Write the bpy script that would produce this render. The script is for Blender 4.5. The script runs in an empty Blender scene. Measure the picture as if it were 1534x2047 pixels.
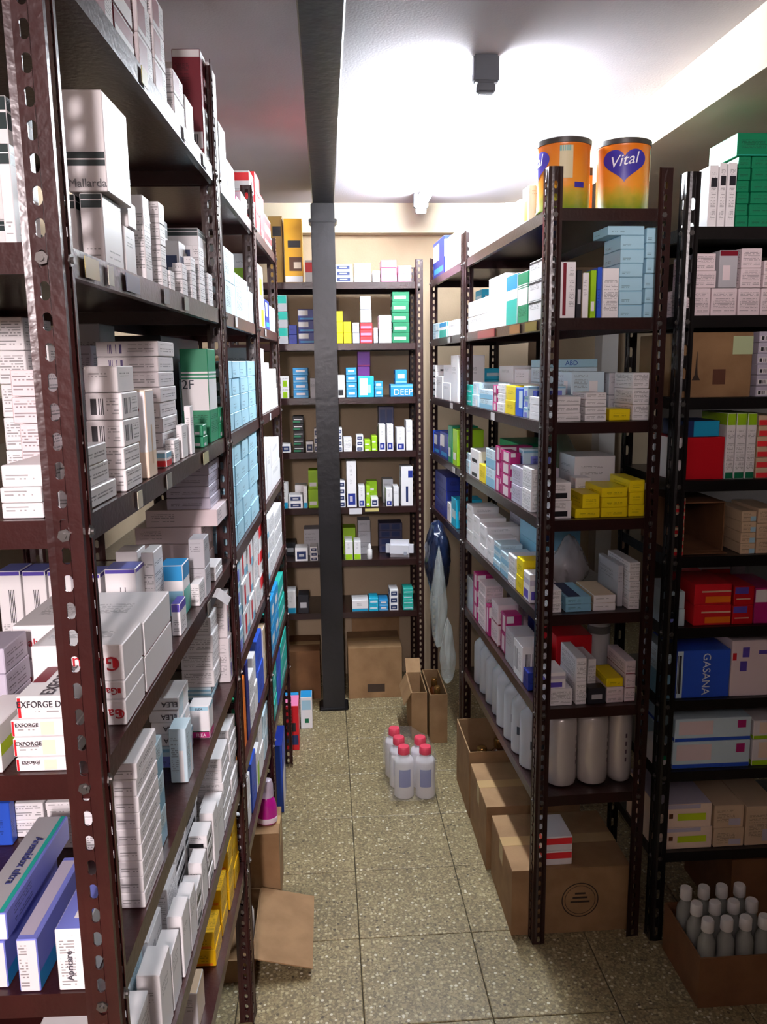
import bpy, bmesh, math, random
from mathutils import Vector, Matrix
random.seed(11)
S = bpy.context.scene
COL = S.collection
PI = math.pi

# ------------------------------------------------------------------ camera
cam_d = bpy.data.cameras.new('camera'); cam = bpy.data.objects.new('camera', cam_d); COL.objects.link(cam)
cam_d.sensor_fit = 'HORIZONTAL'; cam_d.sensor_width = 36.0; cam_d.lens = 36.0 * 1660.0 / 1534.0
cam_d.clip_start = 0.02; cam_d.clip_end = 60
cam.matrix_world = Matrix(((0.99753, 0.02376, -0.06614, 0.0), (-0.06917, 0.17372, -0.98236, 0.0), (-0.01185, 0.98451, 0.17493, 1.5), (0, 0, 0, 1)))
S.camera = cam
# ------------------------------------------------------------------ world, exposure
w = bpy.data.worlds.new('world'); S.world = w; w.use_nodes = True
w.node_tree.nodes['Background'].inputs[0].default_value = (0.75, 0.8, 1.0, 1); w.node_tree.nodes['Background'].inputs[1].default_value = 0.02
S.view_settings.view_transform = 'Standard'; S.view_settings.look = 'None'; S.view_settings.gamma = 1.0
S.view_settings.use_curve_mapping = False; S.view_settings.exposure = 0.0
TUBE_MAIN = 320.0      # emission strength of the aisle tube
BULB_REAR = 720.0      # emission strength of each added, unseen pendant lamp behind the camera

# ------------------------------------------------------------------ materials
def lin(c):
    c = c.lstrip('#'); o = []
    for i in (0, 2, 4):
        v = int(c[i:i+2], 16) / 255.0
        o.append(v / 12.92 if v <= 0.04045 else ((v + 0.055) / 1.055) ** 2.4)
    return (o[0], o[1], o[2], 1)
MATS = {}
def mat(hexc, rough=0.45, metal=0.0, spec=0.5, key=None, **kw):
    k = key or (hexc, rough, metal, spec)
    if k in MATS: return MATS[k]
    m = bpy.data.materials.new('paint_' + hexc.strip('#')); m.use_nodes = True
    b = m.node_tree.nodes['Principled BSDF']
    b.inputs['Base Color'].default_value = lin(hexc); b.inputs['Roughness'].default_value = rough
    b.inputs['Metallic'].default_value = metal; b.inputs['Specular IOR Level'].default_value = spec
    for n, v in kw.items(): b.inputs[n.replace('_', ' ')].default_value = v
    MATS[k] = m; return m
def nmat(name, build):
    if name in MATS: return MATS[name]
    m = bpy.data.materials.new(name); m.use_nodes = True; nt = m.node_tree
    build(nt, nt.nodes['Principled BSDF']); MATS[name] = m; return m
def N(nt, t, **kw):
    n = nt.nodes.new(t)
    for k, v in kw.items(): setattr(n, k, v)
    return n
def ramp(nt, stops):
    r = N(nt, 'ShaderNodeValToRGB'); e = r.color_ramp.elements
    while len(e) < len(stops): e.new(0.5)
    for i, (p, c) in enumerate(stops): e[i].position = p; e[i].color = c
    return r
def math_n(nt, op, a, b=None):
    n = N(nt, 'ShaderNodeMath', operation=op)
    for i, x in enumerate((a, b)):
        if x is None: continue
        if isinstance(x, (int, float)): n.inputs[i].default_value = x
        else: nt.links.new(x, n.inputs[i])
    return n.outputs[0]
def mottled(name, c1, c2, scale, rough, bump=0.0, detail=6, bscale=None, spec=0.4, coord='Object'):
    def b(nt, p):
        tc = N(nt, 'ShaderNodeTexCoord'); nz = N(nt, 'ShaderNodeTexNoise'); nz.inputs['Scale'].default_value = scale; nz.inputs['Detail'].default_value = detail
        if coord == 'World':
            g = N(nt, 'ShaderNodeNewGeometry'); src = g.outputs['Position']
        else: src = tc.outputs['Object']
        nt.links.new(src, nz.inputs['Vector'])
        r = ramp(nt, [(0.35, lin(c1)), (0.65, lin(c2))]); nt.links.new(nz.outputs['Fac'], r.inputs[0]); nt.links.new(r.outputs[0], p.inputs['Base Color'])
        p.inputs['Roughness'].default_value = rough; p.inputs['Specular IOR Level'].default_value = spec
        if bump:
            n2 = N(nt, 'ShaderNodeTexNoise'); n2.inputs['Scale'].default_value = bscale or scale * 4; nt.links.new(src, n2.inputs['Vector'])
            bp = N(nt, 'ShaderNodeBump'); bp.inputs['Strength'].default_value = bump; bp.inputs['Distance'].default_value = 0.002
            nt.links.new(n2.outputs['Fac'], bp.inputs['Height']); nt.links.new(bp.outputs[0], p.inputs['Normal'])
    return nmat(name, b)
PAINT_LIT = mottled('lit_brown_enamel', '#301413', '#3d1a18', 9, 0.28, 0.25, bscale=120, spec=0.5)  # rack enamel in its lit tone, redder and brighter
PAINT = mottled('shaded_brown_enamel', '#221010', '#2e1614', 9, 0.28, 0.25, bscale=120, spec=0.55)  # same enamel with low light put into its colour
PAINTK = mottled('black_enamel', '#0d0b0c', '#161213', 9, 0.3, 0.2, bscale=120, spec=0.5)
COLM = mottled('black_column_paint', '#101012', '#1c1b1e', 6, 0.33, 0.5, bscale=40)
KRAFT = mottled('kraft_board', '#8a6a48', '#9c7a55', 14, 0.8, 0.15, bscale=300)
KRAFTD = mottled('brown_board', '#6e4a2e', '#7d5636', 14, 0.8, 0.15, bscale=300)
CEIL = mottled('ceiling_plaster', '#aea8ac', '#b7b1b5', 3, 0.9, 0.3, bscale=180, coord='World')
WALLC = mottled('cream_wall', '#b09b80', '#baa58a', 4, 0.85, 0.3, bscale=120, coord='World')
SOFF = mottled('soffit_paint', '#d8cbb0', '#e0d4ba', 4, 0.85, 0.2, bscale=120, coord='World')
WALLW = mottled('white_wall', '#cfc7c2', '#d8d0cb', 4, 0.85, 0.2, bscale=120, coord='World')
WALLD = mottled('fill_damping_wall', '#38312d', '#403833', 4, 0.85, 0.2, bscale=120, coord='World')  # wall colour darkened only to hold down bounced fill light
def terrazzo(nt, p):
    g = N(nt, 'ShaderNodeNewGeometry'); v = N(nt, 'ShaderNodeTexVoronoi'); v.inputs['Scale'].default_value = 95.0
    nt.links.new(g.outputs['Position'], v.inputs['Vector'])
    v2 = N(nt, 'ShaderNodeTexVoronoi'); v2.inputs['Scale'].default_value = 210.0; nt.links.new(g.outputs['Position'], v2.inputs['Vector'])
    sep = N(nt, 'ShaderNodeSeparateColor'); nt.links.new(v.outputs['Color'], sep.inputs[0])
    chips = ramp(nt, [(0.0, lin('#4a4133')), (0.12, lin('#8a7a58')), (0.5, lin('#a08f6c')), (0.85, lin('#bdb08a')), (0.97, lin('#d8d1b8'))]); nt.links.new(sep.outputs[0], chips.inputs[0])
    sep2 = N(nt, 'ShaderNodeSeparateColor'); nt.links.new(v2.outputs['Color'], sep2.inputs[0])
    fine = ramp(nt, [(0.0, lin('#6f624a')), (0.5, lin('#877857')), (1.0, lin('#a4966f'))]); nt.links.new(sep2.outputs[1], fine.inputs[0])
    msk = ramp(nt, [(0.34, (1, 1, 1, 1)), (0.42, (0, 0, 0, 1))]); nt.links.new(v.outputs['Distance'], msk.inputs[0])
    mx = N(nt, 'ShaderNodeMix', data_type='RGBA'); nt.links.new(msk.outputs[0], mx.inputs['Factor']); nt.links.new(fine.outputs[0], mx.inputs['A']); nt.links.new(chips.outputs[0], mx.inputs['B'])
    nz = N(nt, 'ShaderNodeTexNoise'); nz.inputs['Scale'].default_value = 4.0; nt.links.new(g.outputs['Position'], nz.inputs['Vector'])
    dr = ramp(nt, [(0.3, (0.78, 0.78, 0.78, 1)), (0.7, (1, 1, 1, 1))]); nt.links.new(nz.outputs['Fac'], dr.inputs[0])
    mm = N(nt, 'ShaderNodeMix', data_type='RGBA', blend_type='MULTIPLY'); mm.inputs['Factor'].default_value = 1.0
    nt.links.new(mx.outputs['Result'], mm.inputs['A']); nt.links.new(dr.outputs[0], mm.inputs['B']); nt.links.new(mm.outputs['Result'], p.inputs['Base Color'])
    p.inputs['Roughness'].default_value = 0.42; p.inputs['Specular IOR Level'].default_value = 0.35
TERR = nmat('terrazzo', terrazzo)
GROUT = mat('#3a3428', 0.9)
def clear_plastic(name, tint, alpha, rough=0.15):
    def b(nt, p):
        p.inputs['Base Color'].default_value = lin(tint); p.inputs['Roughness'].default_value = rough
        tr = N(nt, 'ShaderNodeBsdfTransparent'); mx = N(nt, 'ShaderNodeMixShader'); mx.inputs[0].default_value = alpha
        out = nt.nodes['Material Output']; nt.links.new(tr.outputs[0], mx.inputs[1]); nt.links.new(p.outputs[0], mx.inputs[2]); nt.links.new(mx.outputs[0], out.inputs[0])
    return nmat(name, b)
BAG = clear_plastic('clear_bag', '#cfd6d2', 0.32); BAGG = clear_plastic('green_bag', '#6d8a72', 0.45); BAGD = clear_plastic('dotted_bag', '#b9b2b4', 0.5)
WRAP = clear_plastic('shrink_film', '#e8ecec', 0.24, 0.08)
def printed(name, kind):
    # small print: rows of broken dark marks (text) or vertical bars (barcode), see-through between the marks
    def b(nt, p):
        uv = N(nt, 'ShaderNodeUVMap'); sp = N(nt, 'ShaderNodeSeparateXYZ'); nt.links.new(uv.outputs[0], sp.inputs[0])
        u, v = sp.outputs[0], sp.outputs[1]
        if kind == 'text':
            row = math_n(nt, 'MULTIPLY', v, 300.0); fr = math_n(nt, 'FRACT', row); on = math_n(nt, 'LESS_THAN', fr, 0.46); fl = math_n(nt, 'FLOOR', row)
            cu = math_n(nt, 'MULTIPLY', u, 480.0); cm = N(nt, 'ShaderNodeCombineXYZ'); nt.links.new(math_n(nt, 'FLOOR', cu), cm.inputs[0]); nt.links.new(fl, cm.inputs[1])
            wn = N(nt, 'ShaderNodeTexWhiteNoise'); wn.noise_dimensions = '2D'; nt.links.new(cm.outputs[0], wn.inputs['Vector'])
            g1 = math_n(nt, 'GREATER_THAN', wn.outputs['Value'], 0.32); wr = N(nt, 'ShaderNodeTexWhiteNoise'); wr.noise_dimensions = '1D'; nt.links.new(fl, wr.inputs['W'])
            g2 = math_n(nt, 'GREATER_THAN', wr.outputs['Value'], 0.3)
            m_ = math_n(nt, 'MULTIPLY', math_n(nt, 'MULTIPLY', on, g1), g2); m_ = math_n(nt, 'MULTIPLY', m_, 0.42)
        else:
            cu = math_n(nt, 'FLOOR', math_n(nt, 'MULTIPLY', u, 900.0)); wn = N(nt, 'ShaderNodeTexWhiteNoise'); wn.noise_dimensions = '1D'; nt.links.new(cu, wn.inputs['W'])
            m_ = math_n(nt, 'MULTIPLY', math_n(nt, 'GREATER_THAN', wn.outputs['Value'], 0.5), 0.85)
        p.inputs['Base Color'].default_value = lin({'text': '#33303a', 'bar': '#26242c', 'pbar': '#5a4a86'}[kind]); p.inputs['Roughness'].default_value = 0.5
        tr = N(nt, 'ShaderNodeBsdfTransparent'); mx = N(nt, 'ShaderNodeMixShader'); out = nt.nodes['Material Output']
        nt.links.new(m_, mx.inputs[0]); nt.links.new(tr.outputs[0], mx.inputs[1]); nt.links.new(p.outputs[0], mx.inputs[2]); nt.links.new(mx.outputs[0], out.inputs[0])
    return nmat(name, b)
TXT = printed('small_print', 'text'); BAR = printed('barcode_print', 'bar'); PBAR = printed('violet_barcode', 'pbar')

# ------------------------------------------------------------------ mesh helpers
def link(o, parent=None):
    COL.objects.link(o)
    if parent is not None: o.parent = parent
    return o
def tag(o, label=None, cat=None, group=None, kind=None):
    if label: o['label'] = label
    if cat: o['category'] = cat
    if group: o['group'] = group
    if kind: o['kind'] = kind
    return o
def empty(name, loc=(0, 0, 0), rz=0.0):
    e = bpy.data.objects.new(name, None); e.empty_display_size = 0.05; COL.objects.link(e); e.location = loc; e.rotation_euler = (0, 0, rz); return e
def obj(name, bm, mats, parent=None, smooth=False, loc=None, rot=None):
    me = bpy.data.meshes.new(name); bmesh.ops.recalc_face_normals(bm, faces=bm.faces); bm.to_mesh(me); bm.free()
    for m in (mats if isinstance(mats, (list, tuple)) else [mats]): me.materials.append(m)
    if smooth:
        for p in me.polygons: p.use_smooth = True
        try: me.set_sharp_from_angle(angle=math.radians(40))
        except Exception: pass
    o = bpy.data.objects.new(name, me); link(o, parent)
    if loc is not None: o.location = loc
    if rot is not None: o.rotation_euler = rot
    return o
def bx(bm, x0, x1, y0, y1, z0, z1, mi=0):
    vs = [bm.verts.new((x, y, z)) for z in (z0, z1) for y in (y0, y1) for x in (x0, x1)]
    for q in ((0, 2, 3, 1), (4, 5, 7, 6), (0, 1, 5, 4), (1, 3, 7, 5), (3, 2, 6, 7), (2, 0, 4, 6)):
        bm.faces.new([vs[i] for i in q]).material_index = mi
def lathe(bm, prof, n=28, mi=0, cx=0, cy=0, sx=1.0, sy=1.0, sup=None):
    rings = []
    for r, z in prof:
        ring = []
        for i in range(n):
            a = 2 * PI * i / n; c, s_ = math.cos(a), math.sin(a)
            if sup: c = math.copysign(abs(c) ** (2 / sup), c); s_ = math.copysign(abs(s_) ** (2 / sup), s_)
            ring.append(bm.verts.new((cx + r * sx * c, cy + r * sy * s_, z)))
        rings.append(ring)
    for a, b in zip(rings, rings[1:]):
        for i in range(n):
            j = (i + 1) % n
            f = bm.faces.new((a[i], a[j], b[j], b[i])); f.material_index = mi if isinstance(mi, int) else 0
    bm.faces.new(rings[0][::-1]); bm.faces.new(rings[-1])
    return rings
def cyl(bm, p0, p1, r, n=14):
    p0, p1 = Vector(p0), Vector(p1); d = (p1 - p0).normalized(); a = d.orthogonal().normalized(); b = d.cross(a)
    A = [bm.verts.new(p0 + (a * math.cos(2*PI*i/n) + b * math.sin(2*PI*i/n)) * r) for i in range(n)]
    B = [bm.verts.new(p1 + (a * math.cos(2*PI*i/n) + b * math.sin(2*PI*i/n)) * r) for i in range(n)]
    for i in range(n): bm.faces.new((A[i], A[(i+1) % n], B[(i+1) % n], B[i]))
    bm.faces.new(A[::-1]); bm.faces.new(B)
TEXTS = {}
def text_mesh(s, bold=0.0):
    if s in TEXTS: return TEXTS[s]
    c = bpy.data.curves.new('lettering', 'FONT'); c.body = s; c.align_x = 'CENTER'; c.align_y = 'CENTER'; c.size = 1.0; c.offset = bold; c.resolution_u = 3; c.extrude = 0.004
    o = bpy.data.objects.new('lettering_source', c); COL.objects.link(o); bpy.context.view_layer.update()
    me = bpy.data.meshes.new_from_object(o.evaluated_get(bpy.context.evaluated_depsgraph_get()))
    bpy.data.objects.remove(o); TEXTS[s] = me; return me

# ------------------------------------------------------------------ the room
X0, X1, Y0, Y1, ZC = -0.78, 2.1, -2.6, 3.9, 2.2
Y2 = 5.2      # the recess behind the right racks is deeper
bm = bmesh.new(); bx(bm, X0, X1, Y0, Y2, -0.06, -0.006); floor = obj('floor', bm, GROUT); tag(floor, 'beige speckled terrazzo floor of square tiles', kind='structure')
T = 0.30; gx, gy = 0.055, 1.974
tb = bmesh.new(); g = 0.0012; e = 0.002
bot = [tb.verts.new((x, y, -0.0075)) for x, y in ((g, g), (T-g, g), (T-g, T-g), (g, T-g))]
mid = [tb.verts.new((x, y, -0.0012)) for x, y in ((g, g), (T-g, g), (T-g, T-g), (g, T-g))]
top = [tb.verts.new((x, y, 0.0)) for x, y in ((g+e, g+e), (T-g-e, g+e), (T-g-e, T-g-e), (g+e, T-g-e))]
for A, B in ((bot, mid), (mid, top)):
    for i in range(4): tb.faces.new((A[i], A[(i+1) % 4], B[(i+1) % 4], B[i]))
tb.faces.new(top)
tile_me = None
i0, i1 = math.floor((X0 - gx) / T), math.ceil((X1 - gx) / T); j0, j1 = math.floor((Y0 - gy) / T), math.ceil((Y2 - gy) / T)
for j in range(j0, j1):
    for i in range(i0, i1):
        x, y = gx + i * T, gy + j * T
        if x + T > X1 + 0.25 or x < X0 - 0.25: continue
        if tile_me is None:
            o = obj('floor_tile', tb, TERR, floor); tile_me = o.data
        else: o = link(bpy.data.objects.new('floor_tile', tile_me), floor)
        o.location = (x, y, 0)
def slab(name, x0, x1, y0, y1, z0, z1, m, label):
    bm = bmesh.new(); bx(bm, x0, x1, y0, y1, z0, z1); return tag(obj(name, bm, m), label, kind='structure')
slab('ceiling', X0 - .1, X1 + .1, Y0 - .1, Y2 + .1, ZC, ZC + .08, CEIL, 'pale grey plaster ceiling')
slab('wall_back', X0 - .1, .95, Y1, Y1 + .1, -.06, ZC, WALLC, 'cream wall behind the back rack')
slab('wall_left_rear', X0 - .1, X0, Y0, .2, -.06, ZC, WALLD, 'left wall behind the viewer darkened to cut bounced light')
slab('wall_left', X0 - .1, X0, .2, Y1, -.06, ZC, WALLC, 'cream wall behind the left racks')
slab('wall_recess', .95, X1 + .1, Y2, Y2 + .1, -.06, ZC, WALLC, 'cream wall of the recess behind the right racks')
slab('wall_recess_side', .85, .95, Y1 + .1, Y2 + .1, -.06, ZC, WALLC, 'cream side wall of the recess')
slab('light_blocker_panel', -.06, X1, -.65, -.60, -.06, 1.83, WALLD, 'added unseen panel keeping rear light off the lower right')  # unseen panel added to block rear light from the lower right
slab('wall_right', X1, X1 + .1, Y0, Y2, -.06, ZC, WALLD, 'right side wall darkened to cut bounced light')
slab('wall_front', X0 - .1, X1 + .1, Y0 - .1, Y0, -.06, ZC, WALLD, 'wall behind the camera darkened to cut bounced light')
slab('soffit', 0.89, X1, Y0, Y2, 2.073, ZC, SOFF, 'lowered ceiling soffit with cream lit edge')
slab('trim_1', X0, 0.89, Y1 - .07, Y1, 2.075, ZC, SOFF, 'cream beam along the top of the back wall')
slab('pilaster', 1.69, 1.79, Y2 - .14, Y2, -.06, 2.073, WALLW, 'white pilaster on the back wall')
# steel column and ceiling beam: square tubes with plates
bm = bmesh.new(); bx(bm, -0.043, 0.052, 3.47, 3.56, 0.0, 2.135); bx(bm, -0.052, 0.061, 3.462, 3.566, 2.06, 2.075); bx(bm, -0.06, 0.069, 3.455, 3.568, 0.0, 0.008)
bmesh.ops.bevel(bm, geom=bm.edges[:], offset=0.004, segments=2, affect='EDGES')
tag(obj('column', bm, COLM), 'black painted steel column standing before the back rack', kind='structure')
bm = bmesh.new(); bx(bm, -0.036, 0.052, Y0, 3.56, 2.135, ZC); bmesh.ops.bevel(bm, geom=bm.edges[:], offset=0.003, segments=1, affect='EDGES')
tag(obj('ceiling_beam', bm, COLM), 'black steel beam running along the ceiling', kind='structure')

# ------------------------------------------------------------------ lamps
def emit(name, col, strength):
    def b(nt, p):
        p.inputs['Base Color'].default_value = (1, 1, 1, 1); p.inputs['Emission Color'].default_value = col; p.inputs['Emission Strength'].default_value = strength
    return nmat(name, b)
def tube_lamp(p0, p1, strength, label, col):
    p0, p1 = Vector(p0), Vector(p1); d = (p1 - p0); L = d.length; rz = math.atan2(-d.x, d.y)
    e = empty('fluorescent_lamp', p0, rz); tag(e, label, 'lamp', 'fluorescent ceiling lamps')
    bm = bmesh.new(); bx(bm, -.011, .011, 0.0, L, -.014, 0.0); bx(bm, -.008, .008, 0.01, L - .01, -.018, -.014); obj('batten', bm, mat('#d9d9d6', .4), e)
    for y in (0.0, L):
        s = 1 if y == 0 else -1
        bm = bmesh.new(); bx(bm, -.030, .030, y - .012 * s, y + .02 * s, -.060, 0.0); bx(bm, -.022, .022, y - .01 * s, y + .016 * s, -.082, -.060)
        bmesh.ops.bevel(bm, geom=bm.edges[:], offset=0.004, segments=2, affect='EDGES'); obj('lamp_holder', bm, mat('#4a4e55', .5), e)
    bm = bmesh.new(); cyl(bm, (0, .022, -.062), (0, L - .022, -.062), .013, 16); obj('tube', bm, emit('tube_glow_%d' % strength, col, strength), e)
tube_lamp((.388, 2.05, ZC), (.415, 3.62, ZC), TUBE_MAIN, 'bright fluorescent tube lamp on the ceiling over the aisle', (0.86, 0.93, 1.0, 1))
def bulb_lamp(loc, strength, label, col):
    e = empty('added_pendant_lamp', loc); tag(e, label, 'lamp', 'added pendant lamps behind the viewer')
    bm = bmesh.new(); lathe(bm, [(.04, 0), (.04, -.012), (.012, -.03)], 20); obj('canopy', bm, mat('#d0cdc8', .5), e, True)
    bm = bmesh.new(); cyl(bm, (0, 0, -.02), (0, 0, -.215), .003, 8); obj('cord', bm, mat('#2a2a2a', .6), e)
    bm = bmesh.new(); lathe(bm, [(.016, -.205), (.02, -.207), (.02, -.24), (.016, -.245)], 18); obj('lamp_holder', bm, mat('#d0cdc8', .5), e, True)
    bm = bmesh.new(); lathe(bm, [(.014, -.240), (.03, -.247), (.05, -.268), (.058, -.300), (.05, -.332), (.03, -.352), (.008, -.358)], 24); obj('globe', bm, emit('bulb_glow', col, strength), e, True)
for y, lb in ((-1.0, 'added fill lamp, round pendant just behind the viewer'), (-1.4, 'added fill lamp, round pendant in the middle of the rear area'), (-1.9, 'added fill lamp, round pendant near the front wall')):
    bulb_lamp((-.13, y, ZC), BULB_REAR, lb, (1.0, 0.87, 0.88, 1))  # unseen pendants added to brighten the near left boxes from behind

# ------------------------------------------------------------------ slotted-angle racks
POSTS = {}
def post_mesh(h, leg, pitch, sw, sh, key):
    if key in POSTS: return POSTS[key]
    bm = bmesh.new(); n = int(h / pitch); c = leg * 0.5
    s0, s1 = c - sw / 2, c + sw / 2; r = sw / 2
    def strip(fn):
        def face(pts): bm.faces.new([bm.verts.new(fn(x, z)) for x, z in pts])
        face([(0, 0), (s0, 0), (s0, h), (0, h)]); face([(s1, 0), (leg, 0), (leg, h), (s1, h)])
        arc = [(c + r * math.cos(a), r * math.sin(a)) for a in [PI * k / 6 for k in range(7)]]
        prev = [(s0, 0), (s1, 0)]
        for k in range(n):
            zc = (k + 0.5) * pitch; lo, hi = zc - sh / 2 + r, zc + sh / 2 - r
            low = [(x, lo - y) for x, y in arc][::-1]      # s0 .. s1 along the lower end
            face(prev + [(x, z) for x, z in low[::-1]])
            prev = [(x, hi + y) for x, y in arc][::-1]
        face(prev + [(s1, h), (s0, h)])
    strip(lambda x, z: (x, 0, z)); strip(lambda x, z: (0, x, z))
    bmesh.ops.remove_doubles(bm, verts=bm.verts[:], dist=1e-5)
    bmesh.ops.recalc_face_normals(bm, faces=bm.faces)
    ret = bmesh.ops.solidify(bm, geom=bm.faces[:], thickness=0.0018)
    me = bpy.data.meshes.new('post'); bmesh.ops.recalc_face_normals(bm, faces=bm.faces); bm.to_mesh(me); bm.free(); POSTS[key] = me; return me
BOLT = None
def rack(label, p, ang, side, u0, u1, v0, v1, tops, h, pm, paint, lip=0.027, bolts=True, rear=True, group='slotted angle shelving racks'):
    global BOLT
    a = math.radians(ang); d = Vector((math.sin(a), math.cos(a), 0)); v = Vector((math.cos(a), -math.sin(a), 0)) * side
    base = Vector((p[0], p[1], 0)); P = lambda u, w_, z: base + d * u + v * w_ + Vector((0, 0, z))
    e = empty('shelving_rack', P(u0, v0, 0)); tag(e, label, 'rack', group); off = P(u0, v0, 0)
    for (u, w_, su, sv) in ((u0, v0, 1, 1), (u1, v0, -1, 1), (u0, v1, 1, -1), (u1, v1, -1, -1)):
        me = post_mesh(h, *pm, key=(h, pm, paint.name))
        o = link(bpy.data.objects.new('post', me), e); 
        if not me.materials: me.materials.append(paint)
        # local x leg / y leg -> the two inward directions, in right-handed order
        ex, ey = d * su, v * sv
        if ex.cross(ey).z < 0: ex, ey = ey, ex
        o.matrix_local = Matrix.Translation(P(u, w_, 0) - off) @ Matrix(((ex.x, ey.x, 0, 0), (ex.y, ey.y, 0, 0), (0, 0, 1, 0), (0, 0, 0, 1)))
    for k, z in enumerate(tops):
        bm = bmesh.new(); i = 0.0023
        L, Wd = (u1 - u0) - 2 * i, (v1 - v0) - 2 * i
        bx(bm, 0, L, 0, Wd, -0.0015, 0)
        for q in ((0, L, 0, .0015), (0, L, Wd - .0015, Wd), (0, .0015, .0015, Wd - .0015), (L - .0015, L, .0015, Wd - .0015)): bx(bm, q[0], q[1], q[2], q[3], -lip, -0.0015)
        bx(bm, .0015, L - .0015, .0015, .011, -lip, -lip + .0014)
        o = obj('shelf', bm, paint, e)
        ex, ey = d, v; M = Matrix(((ex.x, ey.x, 0, 0), (ex.y, ey.y, 0, 0), (0, 0, 1, 0), (0, 0, 0, 1)))
        o.matrix_local = Matrix.Translation(P(u0 + i, v0 + i, z) - off) @ M
        if bolts:
            for (u, w_, nx) in ((u0, v0 + .017, -d), (u0 + .017, v0, -v), (u1 - .017, v0, -v), (u0, v1 - .017, -d)):
                if BOLT is None:
                    bb = bmesh.new(); cyl(bb, (0, 0, 0), (0, 0, .003), .0062, 6); cyl(bb, (0, 0, .003), (0, 0, .0055), .003, 8)
                    o = obj('bolt', bb, mat('#6d6a68', .35, .8), e); BOLT = o.data
                else: o = link(bpy.data.objects.new('bolt', BOLT), e)
                q = nx.to_track_quat('Z', 'X'); o.rotation_mode = 'QUATERNION'; o.rotation_quaternion = q; o.location = P(u, w_, z - .014) - off
    return e
TL = [1.872, 1.61, 1.36, 1.105, .86, .615, .41]; TR = [1.84, 1.60, 1.361, 1.128, .893, .65, .415]
TB = [1.84, 1.589, 1.362, 1.13, .886, .649, .411]; T2 = [1.798, 1.602, 1.414, 1.219, 1.033, .854, .665, .474, .25]
PM = (0.033, 0.0268, 0.0082, 0.0168); PM2 = (0.033, 0.0535, 0.0085, 0.027)
PL, AL = (-.23, .78), 1.864; PR, AR = (.505, 1.912), -2.125
rack('brown slotted rack nearest the camera on the left, full of white boxes', PL, AL, -1, 0, .93, 0, .42, TL, 2.06, PM, PAINT_LIT)
rack('brown slotted rack in the middle of the left row', PL, AL, -1, .938, 1.545, 0, .30, TL, 1.97, PM, PAINT_LIT)
rack('brown slotted rack at the far end of the left row', PL, AL, -1, 1.553, 2.20, 0, .30, TL, 1.93, PM, PAINT_LIT)
rack('shade-darkened brown slotted rack on the right of the aisle topped by orange cans', PR, AR, 1, 0, .935, 0, .288, TR, 1.928, PM, PAINT)
rack('brown slotted rack at the far right beyond the hanging bags', PR, AR, 1, .945, 1.64, 0, .288, TR[:5], 1.928, PM, PAINT)
rack('dark slotted rack facing the aisle against the back wall', (-.42, 3.575), 0, 1, 0, .29, 0, .838, TB, 1.93, PM, PAINT, bolts=True)
rack('black slotted rack with nine shelves at the right edge', (.815, 1.9), 0, 1, 0, .35, 0, .75, T2, 1.915, PM2, PAINTK)

# ------------------------------------------------------------------ cartons and boxes on the shelves
C = dict(w='#f1eeef', w2='#e6e0e2', pk='#ead9dc', gr='#138a5e', dg='#0c6b46', gband='#1d2f30', mar='#7b1226', lil='#c3bccd', gry='#b9b8bd', cy='#1fb4d8', b='#2f58c8', sky='#2a93cf', nb='#1c2f86', navy='#22325f',
         lb='#a9d3e4', lbd='#86bcd6', lbw='#cfe6f0', y='#f2d713', yk='#e8b40c', k='#17161a', mag='#b0246f', r='#d3202b', rc='#c2101f', or_='#ee7a1e', lg='#9ccb1a', kr='#a9825a', tl='#2fb3a4', tn='#d8bd9d', pp='#8c3aa8', pi='#ef86b4', pu='#5c4bb0', peach='#f3dcc6', sil='#c9ccd0', dk='#25252b', red2='#f0353c', foot='#1d9ac4', dgr='#0e6f49', brn='#8d6a2e', dkp='#4a4763', orn='#f3b01e', choc='#5b3013', lime='#c6e02a', em='#0f7d54', lilb='#7d86d8', bar='w')
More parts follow.
